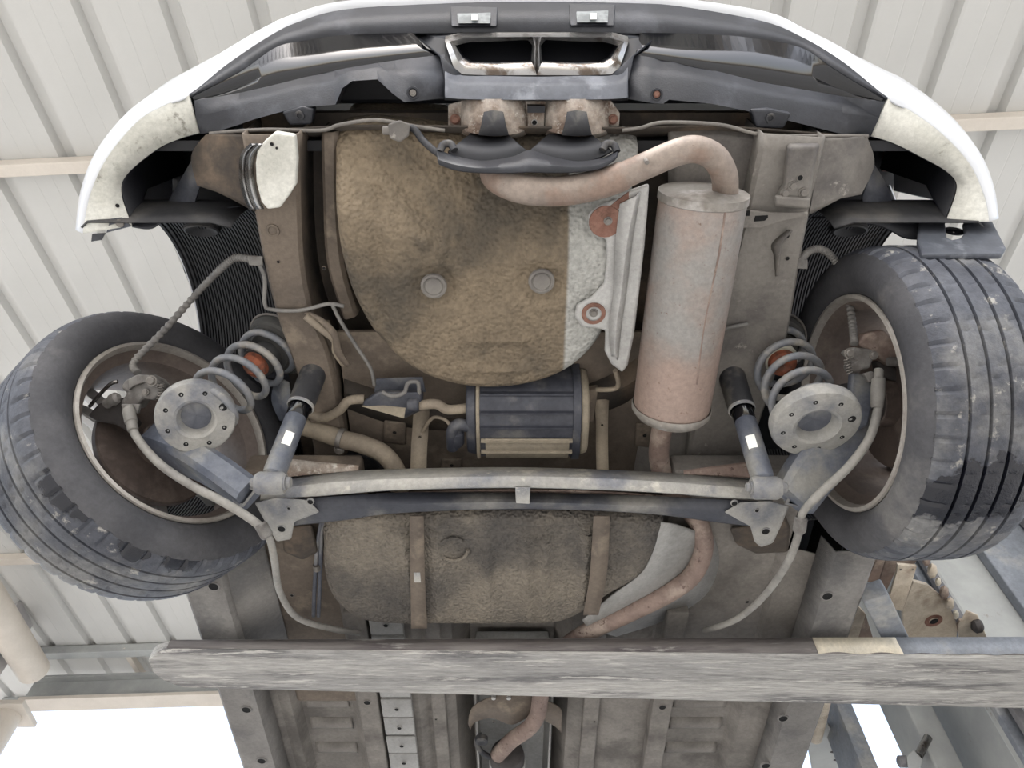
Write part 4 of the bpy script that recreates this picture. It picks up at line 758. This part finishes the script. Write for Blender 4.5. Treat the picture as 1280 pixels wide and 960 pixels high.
# ---- springs with seats, mounts and bump stops
def spring_set(A, B, r, rs, nrm, label, cream, npx):
    A = Vector(A); B = Vector(B); ax = (B - A).normalized(); nrm = Vector(nrm).normalized()
    seat_c = A + nrm * .012
    S = lathe('spring_seat', seat_c, nrm, [(-.034, rs * .94), (-.026, rs * 1.02), (-.010, rs * 1.03), (-.002, rs * .99), (0, rs * .93), (.001, rs * .6), (.003, rs * .55), (.001, rs * .48), (-.006, rs * .42), (-.02, rs * .38)], 'dusty_steel', n=56, label='dusty round spring seat with a ring of holes, %s' % label)
    lathe('seat_core', seat_c, nrm, [(-.018, rs * .40), (-.02, .0005)], 'dark_steel', n=32, parent=S)
    a = nrm.orthogonal().normalized(); b = nrm.cross(a)
    for i in range(8):
        t = 2 * math.pi * i / 8 + .3; rr = .0085 if i == 5 else .005
        lathe('seat_hole', seat_c + (a * math.cos(t) + b * math.sin(t)) * rs * .76, nrm, [(.0004, rr), (.0008, rr * .8), (.0004, .0003)], 'hole_black', n=14, parent=S)
    e1 = ax.orthogonal().normalized(); e2 = ax.cross(e1); N = 5.0; pts = []; k = int(N * 28); Lh = (B - A).length
    for i in range(k + 1):
        u = i / k; g = A + (B - A) * (.02 + .94 * u); t = 2 * math.pi * N * u + 1.0
        rr = r * (1.0 if .1 < u < .9 else .96); pts.append(g + (e1 * math.cos(t) + e2 * math.sin(t)) * rr)
    tube('coil_spring', pts, .0078, 'spring_grey', raw=True, n=10, label='grey coil spring, %s' % label)
    MT = lathe('spring_mount', B - ax * .012, ax, [(-.02, .030), (-.02, .046), (-.012, .052), (-.01, .060), (-.002, .062), (.0, .069), (.012, .074), (.03, .072), (.045, .06)], 'mount_rubber', n=48, label='layered rubber spring mount, %s' % label)
    tube('mount_clip', [B + ax * .008 + (e1 * math.cos(t) + e2 * math.sin(t)) * .0765 for t in [i * 2 * math.pi / 40 for i in range(41)]], .003, 'grey_steel', raw=True, n=8, parent=MT)
    lathe('bump_stop_cup', B - ax * .075, ax, [(0, .020), (.0, .034), (.01, .036), (.055, .030)], 'cream_foam' if cream else 'mount_rubber', n=32, parent=MT)
    lathe('bump_stop', B - ax * .095, ax, [(0, .0005), (-.004, .012), (0, .022), (.008, .029), (.02, .030), (.03, .026)], 'orange_foam', n=32, parent=MT, label='orange foam bump stop')
spring_set(P(245, 521, 1.25), P(347, 432, 1.50), .058, .074, (.30, -.22, -1), 'left side', False, None)
spring_set(P(1019, 527, 1.205), P(965, 430, 1.50), .062, .083, (.0, .15, -1), 'right side', True, None)
# ---- shock absorbers
def shock(bot, topp, label):
    bot = Vector(bot); topp = Vector(topp); d = (topp - bot).normalized(); L = (topp - bot).length
    S = lathe('shock_absorber', bot, d, [(.012, .012), (.02, .0215), (.03, .0225), (L * .45, .0225), (L * .47, .020), (L * .52, .020)], 'blue_steel', n=32, label=label)
    lathe('piston_collar', bot, d, [(L * .45, .0205), (L * .46, .0225), (L * .56, .0225), (L * .57, .019)], 'gloss_black', n=32, parent=S)
    lathe('dust_sleeve', bot, d, [(L * .54, .024), (L * .55, .0275), (L * .58, .028), (L * .88, .0285), (L * .93, .026), (L * .95, .012), (L, .010)], 'rubber_black', n=32, parent=S, label='black dust sleeve speckled with dirt')
    lathe('sleeve_ring', bot, d, [(L * .535, .0265), (L * .54, .0285), (L * .555, .0285), (L * .56, .0265)], 'beam_light', n=32, parent=S)
    vd = (O - bot).normalized(); vv = (vd - d * vd.dot(d)).normalized(); ss = d.cross(vv); m = bot + d * L * .27 + vv * .0228
    obj('white_label', [m + ss * a * .009 + d * b * .016 - vv * (.0018 if a else 0) for b in (-1, 1) for a in (-1, 0, 1)], [(0, 1, 4, 3), (1, 2, 5, 4)], 'label_white', parent=S, solid=.001)
    lathe('lower_eye', bot - Vector((.028, .0, 0)), (1, 0, 0), [(0, .008), (0, .019), (.006, .0225), (.05, .0225), (.056, .019), (.056, .008)], 'dusty_steel', n=28, parent=S)
    bolt(bot + Vector((.028, -.002, 0)), (1, 0, 0), .011, 'dusty_steel', parent=S); bolt(bot - Vector((.028, .002, 0)), (-1, 0, 0), .009, 'dusty_steel', parent=S)
shock(PD(338, 604, 1.50), P(403, 438, 1.50), 'blue-grey shock absorber leaning on the left side')
shock(PD(957, 610, 1.49), P(906, 442, 1.50), 'blue-grey shock absorber on the right side')
sheet('shock_bracket', [PP([(412, 400, 1.47), (418, 430, 1.45), (420, 480, 1.45)]), PP([(390, 400, 1.46), (385, 440, 1.44), (375, 520, 1.44)]), PP([(372, 520, 1.46), (365, 540, 1.45), (360, 560, 1.45)])], 'brown_steel')
sheet('bump_guard', [PP([(345, 470, 1.46), (340, 500, 1.44), (350, 525, 1.43)]), PP([(362, 478, 1.45), (364, 505, 1.42), (362, 528, 1.42)])], 'blue_steel')

# ---- brake calipers
def slab(name, px, dep, th, mat, **kw): return panel(name, [PD(x, y, dep) for x, y in px], mat, th=th, up=FW, bevel=min(th * .2, .006), seg=3, **kw)
CL = slab('brake_caliper', [(155, 476), (168, 469), (184, 468), (196, 474), (203, 482), (202, 492), (191, 501), (178, 498), (170, 511), (157, 511), (150, 503), (158, 491), (150, 485)], 1.585, .045, 'caliper_metal', label='dusty left brake caliper')
slab('caliper_arm', [(160, 474), (172, 468), (186, 469), (198, 478), (196, 485), (180, 478), (168, 482), (160, 488)], 1.575, .012, 'caliper_metal', parent=CL)
slab('caliper_bracket', [(108, 520), (122, 505), (142, 497), (152, 500), (158, 516), (168, 530), (160, 541), (143, 531), (120, 527)], 1.61, .04, 'dark_iron', parent=CL)
lathe('slide_pin', PD(146, 497, 1.59), PD(130, 507, 1.60) - PD(146, 497, 1.59), [(-.006, .006), (0, .012), (.012, .013), (.014, .010), (.03, .011), (.034, .006)], 'caliper_metal', n=18, caps=(True, True), parent=CL)
tube('bright_edge', [PD(147, 477, 1.59), PD(138, 480, 1.59), (PD(124, 494, 1.60)), PD(112, 508, 1.61)], .004, 'chrome', n=10, parent=CL)
bolt(PD(190, 476, 1.574), -FW, .008, parent=CL); bolt(PD(182, 490, 1.58), -FW, .005, parent=CL)
def coil(name, A, B, r, w, N, par):
    ax = (B - A).normalized(); e1 = ax.orthogonal().normalized(); e2 = ax.cross(e1); k = int(N * 12)
    return tube(name, [A + (B - A) * i / k + (e1 * math.cos(2 * math.pi * N * i / k) + e2 * math.sin(2 * math.pi * N * i / k)) * r for i in range(k + 1)], w, 'bolt_steel', raw=True, n=6, parent=par)
coil('return_spring', PD(202, 480, 1.575), PD(199, 500, 1.575), .005, .0014, 6, CL)
slab('anchor_tab', [(151, 505), (175, 505), (172, 517), (154, 516)], 1.578, .01, 'caliper_metal', parent=CL)
CR_ = slab('brake_caliper', [(1056, 440), (1068, 434), (1089, 436), (1096, 443), (1091, 452), (1088, 461), (1080, 462), (1073, 467), (1064, 466), (1060, 456), (1068, 451)], 1.50, .03, 'caliper_metal', label='dusty right brake caliper')
slab('caliper_body', [(1072, 430), (1082, 417), (1104, 411), (1121, 428), (1126, 442), (1123, 457), (1112, 457), (1095, 444), (1080, 436)], 1.53, .05, 'rust_pipe', parent=CR_)
slab('caliper_bracket', [(1096, 450), (1112, 456), (1124, 460), (1126, 480), (1112, 474), (1100, 470)], 1.55, .03, 'dark_iron', parent=CR_)
lathe('slide_pin', PD(1112, 452, 1.52), Vector((1, 0, 0)), [(-.004, .008), (.004, .010), (.02, .009)], 'caliper_metal', n=18, caps=(True, True), parent=CR_)
bolt(PD(1061, 442, 1.495), -FW, .007, parent=CR_); bolt(PD(1092, 444, 1.495), -FW, .006, parent=CR_)
coil('return_spring', PD(1058, 448, 1.495), PD(1062, 468, 1.495), .005, .0014, 6, CR_)
slab('anchor_tab', [(1080, 467), (1090, 464), (1108, 472), (1108, 476), (1086, 478)], 1.495, .01, 'caliper_metal', parent=CR_)

# ---- brake hoses and hand-brake cables
def bellows(name, pts, r, par='car', n=44, label=None):
    path = curve(pts, 64); return tube(name, path, lambda u: r * (1 + .16 * math.sin(u * 2 * math.pi * n)), 'hose_grey', raw=True, n=12, parent=par, label=label, smooth=80)
bellows('brake_hose', [P(318, 326, 1.44), P(296, 322, 1.46), P(277, 335, 1.47), PD(245, 368, 1.70), PD(205, 413, 1.66), PD(168, 452, 1.62), PD(172, 466, 1.60)], .0072, label='corrugated left brake hose')
bellows('brake_hose', [P(1000, 328, 1.43), P(1010, 315, 1.46), P(1028, 312, 1.48), P(1046, 330, 1.50), PD(1060, 370, 1.62), PD(1066, 410, 1.56), PD(1068, 430, 1.53)], .0072, label='corrugated right brake hose')
for px in ((318, 326), (1000, 330)):
    panel('hose_bracket', PP([(px[0] - 9, px[1] - 6), (px[0] + 10, px[1] - 5), (px[0] + 10, px[1] + 7), (px[0] - 7, px[1] + 6)], 1.43), 'caliper_metal', th=.006, bevel=.002)
HL = tube('handbrake_cable', [PD(162, 508, 1.575), PD(163, 525, 1.56), PD(172, 548, 1.54), PD(200, 580, 1.515), PD(240, 607, 1.50), PD(280, 628, 1.49), PD(318, 652, 1.49), PD(336, 672, 1.49), PD(343, 700, 1.51), PD(350, 740, 1.64), PD(372, 772, 1.76), PD(415, 786, 1.86), PD(450, 791, 1.92)], lambda u: .0085 if u < .55 else .0072, 'cable_grey', k=8, n=12, label='grey left hand-brake cable')
lathe('cable_boot', PD(161, 514, 1.57), PD(168, 545, 1.54) - PD(161, 514, 1.57), [(-.005, .011), (0, .0125), (.028, .0125), (.03, .0105), (.048, .0105), (.05, .0085)], 'cable_grey', n=18, parent=HL)
lathe('cable_clamp', PD(330, 663, 1.49), PD(340, 685, 1.495) - PD(326, 660, 1.49), [(-.016, .0095), (-.012, .0125), (.012, .0125), (.016, .0095)], 'caliper_metal', n=18, parent=HL)
HR = tube('handbrake_cable', [PD(1098, 462, 1.495), PD(1098, 478, 1.485), PD(1098, 505, 1.47), PD(1088, 545, 1.46), PD(1062, 582, 1.455), PD(1028, 614, 1.46), PD(1004, 640, 1.47), PD(999, 664, 1.48), PD(985, 702, 1.51), PD(955, 745, 1.64), PD(920, 774, 1.77), PD(880, 789, 1.88)], lambda u: .0085 if u < .5 else .0075, 'cable_grey', k=8, n=12, label='grey right hand-brake cable')
lathe('cable_boot', PD(1098, 475, 1.485), PD(1096, 510, 1.468) - PD(1098, 475, 1.485), [(-.02, .009), (-.004, .009), (0, .0125), (.03, .0135), (.055, .011), (.058, .0085)], 'cable_grey', n=18, parent=HR)
lathe('cable_clamp', PD(1000, 656, 1.475), PD(998, 668, 1.48) - PD(1001, 646, 1.472), [(-.016, .0095), (-.012, .0125), (.012, .0125), (.016, .0095)], 'caliper_metal', n=18, parent=HR)
for nm, px, h in (('brake_line', [(325, 332), (331, 350), (331, 380), (340, 387), (375, 388), (410, 380), (430, 383)], 1.42), ('brake_line', [(415, 380), (425, 400), (445, 432), (463, 460), (468, 482)], 1.42), ('brake_line', [(880, 430), (905, 412), (935, 405)], 1.42)):
    tube(nm, PP(px, h), .0042, 'hose_grey', n=8, label='thin grey brake line')
tube('wiring_loom', PP([(382, 395, 1.41), (400, 410, 1.41), (418, 425, 1.42), (420, 440, 1.43), (430, 455, 1.44)]), .008, 'hose_dust', n=10)
sheet('stay_plate', [PP([(380, 392, 1.415), (398, 402, 1.41), (414, 420, 1.41), (418, 440, 1.42), (432, 458, 1.43)]), PP([(386, 390, 1.42), (404, 398, 1.415), (422, 416, 1.415), (427, 438, 1.42), (438, 456, 1.43)])], 'brown_steel')

# ================================================================== THE LIFT

def plankp(x, y, z): return Vector((x, y, CH + z))
x0, x1 = P(184, 820, 1.185).x, 1.62
def psec(x, k=0):
    u = (x - x0) / (1.25 - x0); ya, yb, za, zb = 1.494, 1.635 + .055 * u, 1.185 - .020 * u, 1.214 + .008 * u
    return [plankp(x, ya + k, zb), plankp(x, ya + k, za + .004), plankp(x, ya + k + .005, za), plankp(x, yb - k * 1.6 - .004, za), plankp(x, yb - k * 1.6, za + .006), plankp(x, yb - k * 1.6, zb)]
PL = loft('plank', [psec(x0, .034), psec(x0 + .015, .018), psec(x0 + .04, .006), psec(x0 + .065, 0)] + [psec(x0 + .065 + (x1 - x0 - .065) * i / 24) for i in range(1, 25)], 'plank_skin', smooth=20, parent=None)
tag(PL, 'weathered grey grainy plank beam crossing under the car from the lift column', 'plank')
xs_ = [x0 + .06 + (x1 - x0 - .06) * i / 24 for i in range(25)]
def edge_strip(name, a, b, mat, k, label):
    xx = [a + (b - a) * i / 16 for i in range(17)]
    sheet(name, [[psec(x)[0] + Vector((0, -k, -.002)) for x in xx], [psec(x)[1] + Vector((0, -k, .001 + .003 * math.sin(x * 60) * (k > .002))) for x in xx]], mat, lin_=True, parent=PL, solid=.0016, label=label)
edge_strip('plank_edge', x0 + .05, x1 - .01, 'plank_edge', .0012, 'darker splintered rear edge of the plank')
edge_strip('bare_patch', P(1020, 800, 1.2).x, P(1125, 800, 1.2).x, 'cream_rubbed', .0026, 'cream rubbed patch on the plank edge')
edge_strip('bare_patch', P(1125, 800, 1.2).x, x1 - .02, 'lift_blue', .0026, 'bare grey end of the plank edge')
LIFT = empty('car_lift', (1.5, 1.95, 0), 'grey steel lift column with guide rails beside the right rear wheel', 'car lift')
box('column', (1.29, 1.74, .02), (1.75, 1.88, CH + 2.3), 'lift_paint', parent=LIFT, bevel=.01, label='wide grey steel column face')
box('column_side', (1.33, 1.86, .02), (1.70, 2.25, CH + 2.3), 'lift_paint', parent=LIFT, bevel=.01, label='far leg of the grey column')
box('column_flange', (1.45, 1.705, .02), (1.75, 1.74, CH + 2.3), 'lift_blue', parent=LIFT, bevel=.004)
box('guide_rail', (1.265, 1.735, .02), (1.29, 1.755, CH + 2.3), 'lift_dark', parent=LIFT, bevel=.003)
box('guide_rail', (1.245, 1.77, .02), (1.29, 1.79, CH + 2.3), 'lift_blue', parent=LIFT, bevel=.003)
box('base_plate', (1.2, 1.6, 0), (1.95, 2.35, .02), 'lift_dark', parent=LIFT)
box('dark_cover', (1.62, 1.60, .02), (1.75, 1.70, CH + 2.2), 'lift_dark', parent=LIFT, bevel=.01)
CG = empty('lift_carriage', P(1140, 760, 1.36), 'beige and blue steel lift carriage between sill and column', 'lift carriage')
beam('pad_arm', P(1090, 738, 1.262), P(1120, 800, 1.262), .058, .05, 'lift_blue', parent=CG, label='blue-grey square pad arm')
pl_ = panel('carriage_plate', PP([(1128, 762), (1142, 727), (1160, 732), (1184, 752), (1198, 784), (1195, 802), (1130, 802)], 1.42), 'lift_beige', th=.012, parent=CG, bevel=.002, label='beige plate with a rusty hole')
lathe('plate_hole', P(1167, 776, 1.4195), DOWN, [(0, .024), (.001, .022), (.0005, .012)], 'rust', n=24, parent=CG)
lathe('plate_bore', P(1168, 777, 1.4195), DOWN, [(.0005, .012), (.0006, .0005)], 'hole_black', n=20, parent=CG)
fb = panel('flat_bar', PP([(1122, 706, 1.37), (1146, 708, 1.37), (1142, 722, 1.37), (1128, 764, 1.36), (1108, 760, 1.36), (1121, 716, 1.37)]), 'lift_beige', th=.008, parent=CG, bevel=.001, label='beige flat bar with two rivets')
for x in (1126, 1141): bolt(P(x, 712, 1.369), DOWN, .003, parent=CG, hexa=False, name='rivet')
panel('rust_strip', PP([(1101, 690), (1110, 690), (1097, 731), (1083, 727)], 1.40), 'lift_rust', th=.02, parent=CG, bevel=.002)
panel('rust_strip', PP([(1111, 688), (1153, 688), (1140, 712), (1119, 716), (1107, 742), (1097, 733)], 1.46), 'lift_rust', th=.02, parent=CG, bevel=.002)
panel('lower_slat', PP([(1056, 800), (1072, 757), (1082, 768), (1072, 800)], 1.34), 'lift_beige', th=.01, parent=CG)
panel('lower_slat', PP([(1072, 800), (1082, 768), (1092, 800)], 1.36), 'lift_rust', th=.01, parent=CG)
for i in range(7):
    u = i / 6; cx, cy = 1158 + 44 * u, 700 + 82 * u; r = 7 + 2 * math.sin(i * 2.3)
    loft('mortar_lump', [PP([(cx + r * sc * math.cos(a) * .8, cy + r * 1.2 * sc * math.sin(a)) for a in [k * math.pi / 3.5 + i for k in range(7)]], h) for sc, h in ((1, 1.43), (.95, 1.41), (.5, 1.402))], ('lift_rust', 'lift_beige', 'cream_rubbed')[i % 3], parent=CG, smooth=60)
loft('pulley_block', [PP([(1198, 780), (1208, 762), (1222, 768), (1236, 802), (1198, 802)], h) for h in (1.33, 1.30)], 'lift_beige', parent=CG, bevel=.003)
lathe('pulley', P(1221, 782, 1.295), (-1, .3, 0), [(-.012, .012), (-.006, .018), (.006, .018), (.012, .012)], 'dark_iron', n=22, caps=(True, True), parent=CG)
# posts and braces of the lift frame seen under the plank
PF = empty('support_post', (1.07, 2.28, 0), 'grey steel frame post standing behind the plank beside the sill', 'steel post')
box('post', (1.045, 2.2, .0), (1.095, 2.36, CH + 2.0), 'lift_blue', parent=PF, bevel=.003, label='blue-grey square post')
panel('foot_plate', PP([(1008, 922), (1034, 905), (1050, 928), (1058, 966), (1016, 966)], 1.52), 'lift_paint', th=.015, parent=PF, bevel=.002, label='pale plate with dark smudges')
for x, y in ((1042, 940), (1046, 950)): lathe('smudge', P(x, y, 1.519), DOWN, [(0, .012), (.0006, .011), (.0006, .0005)], 'dark_iron', n=12, parent=PF, ey=.5)
tube('stub_pipe', PP([(1030, 872, 1.46), (1024, 900, 1.48), (1019, 922, 1.50)]), .022, 'lift_beige', parent=PF, n=18)
BF = LIFT
box('post', (1.18, 2.05, 0), (1.26, 2.2, CH + 1.9), 'lift_paint', parent=BF, bevel=.006, label='pale grey brace post')
beam('rusty_brace', PY(1290, 860, 2.2), PY(1225, 990, 2.2), .09, .06, 'lift_rust', parent=BF, label='rust-brown diagonal brace')
tube('bolt_shaft', [PY(1160, 922, 2.05), PY(1148, 945, 2.05)], .012, 'chrome', k=2, n=14, parent=BF)
loft('clamp', [[PY(x, y, Y) for x, y in ((1133, 945), (1142, 937), (1154, 950), (1150, 965), (1136, 968))] for Y in (2.03, 2.08)], 'lift_paint', parent=BF, bevel=.003)
lathe('clamp_bolt', PY(1133, 952, 2.05), (-1, 0, 0), [(0, .016), (.02, .016), (.024, .01)], 'lift_dark', n=14, caps=(True, True), parent=BF)
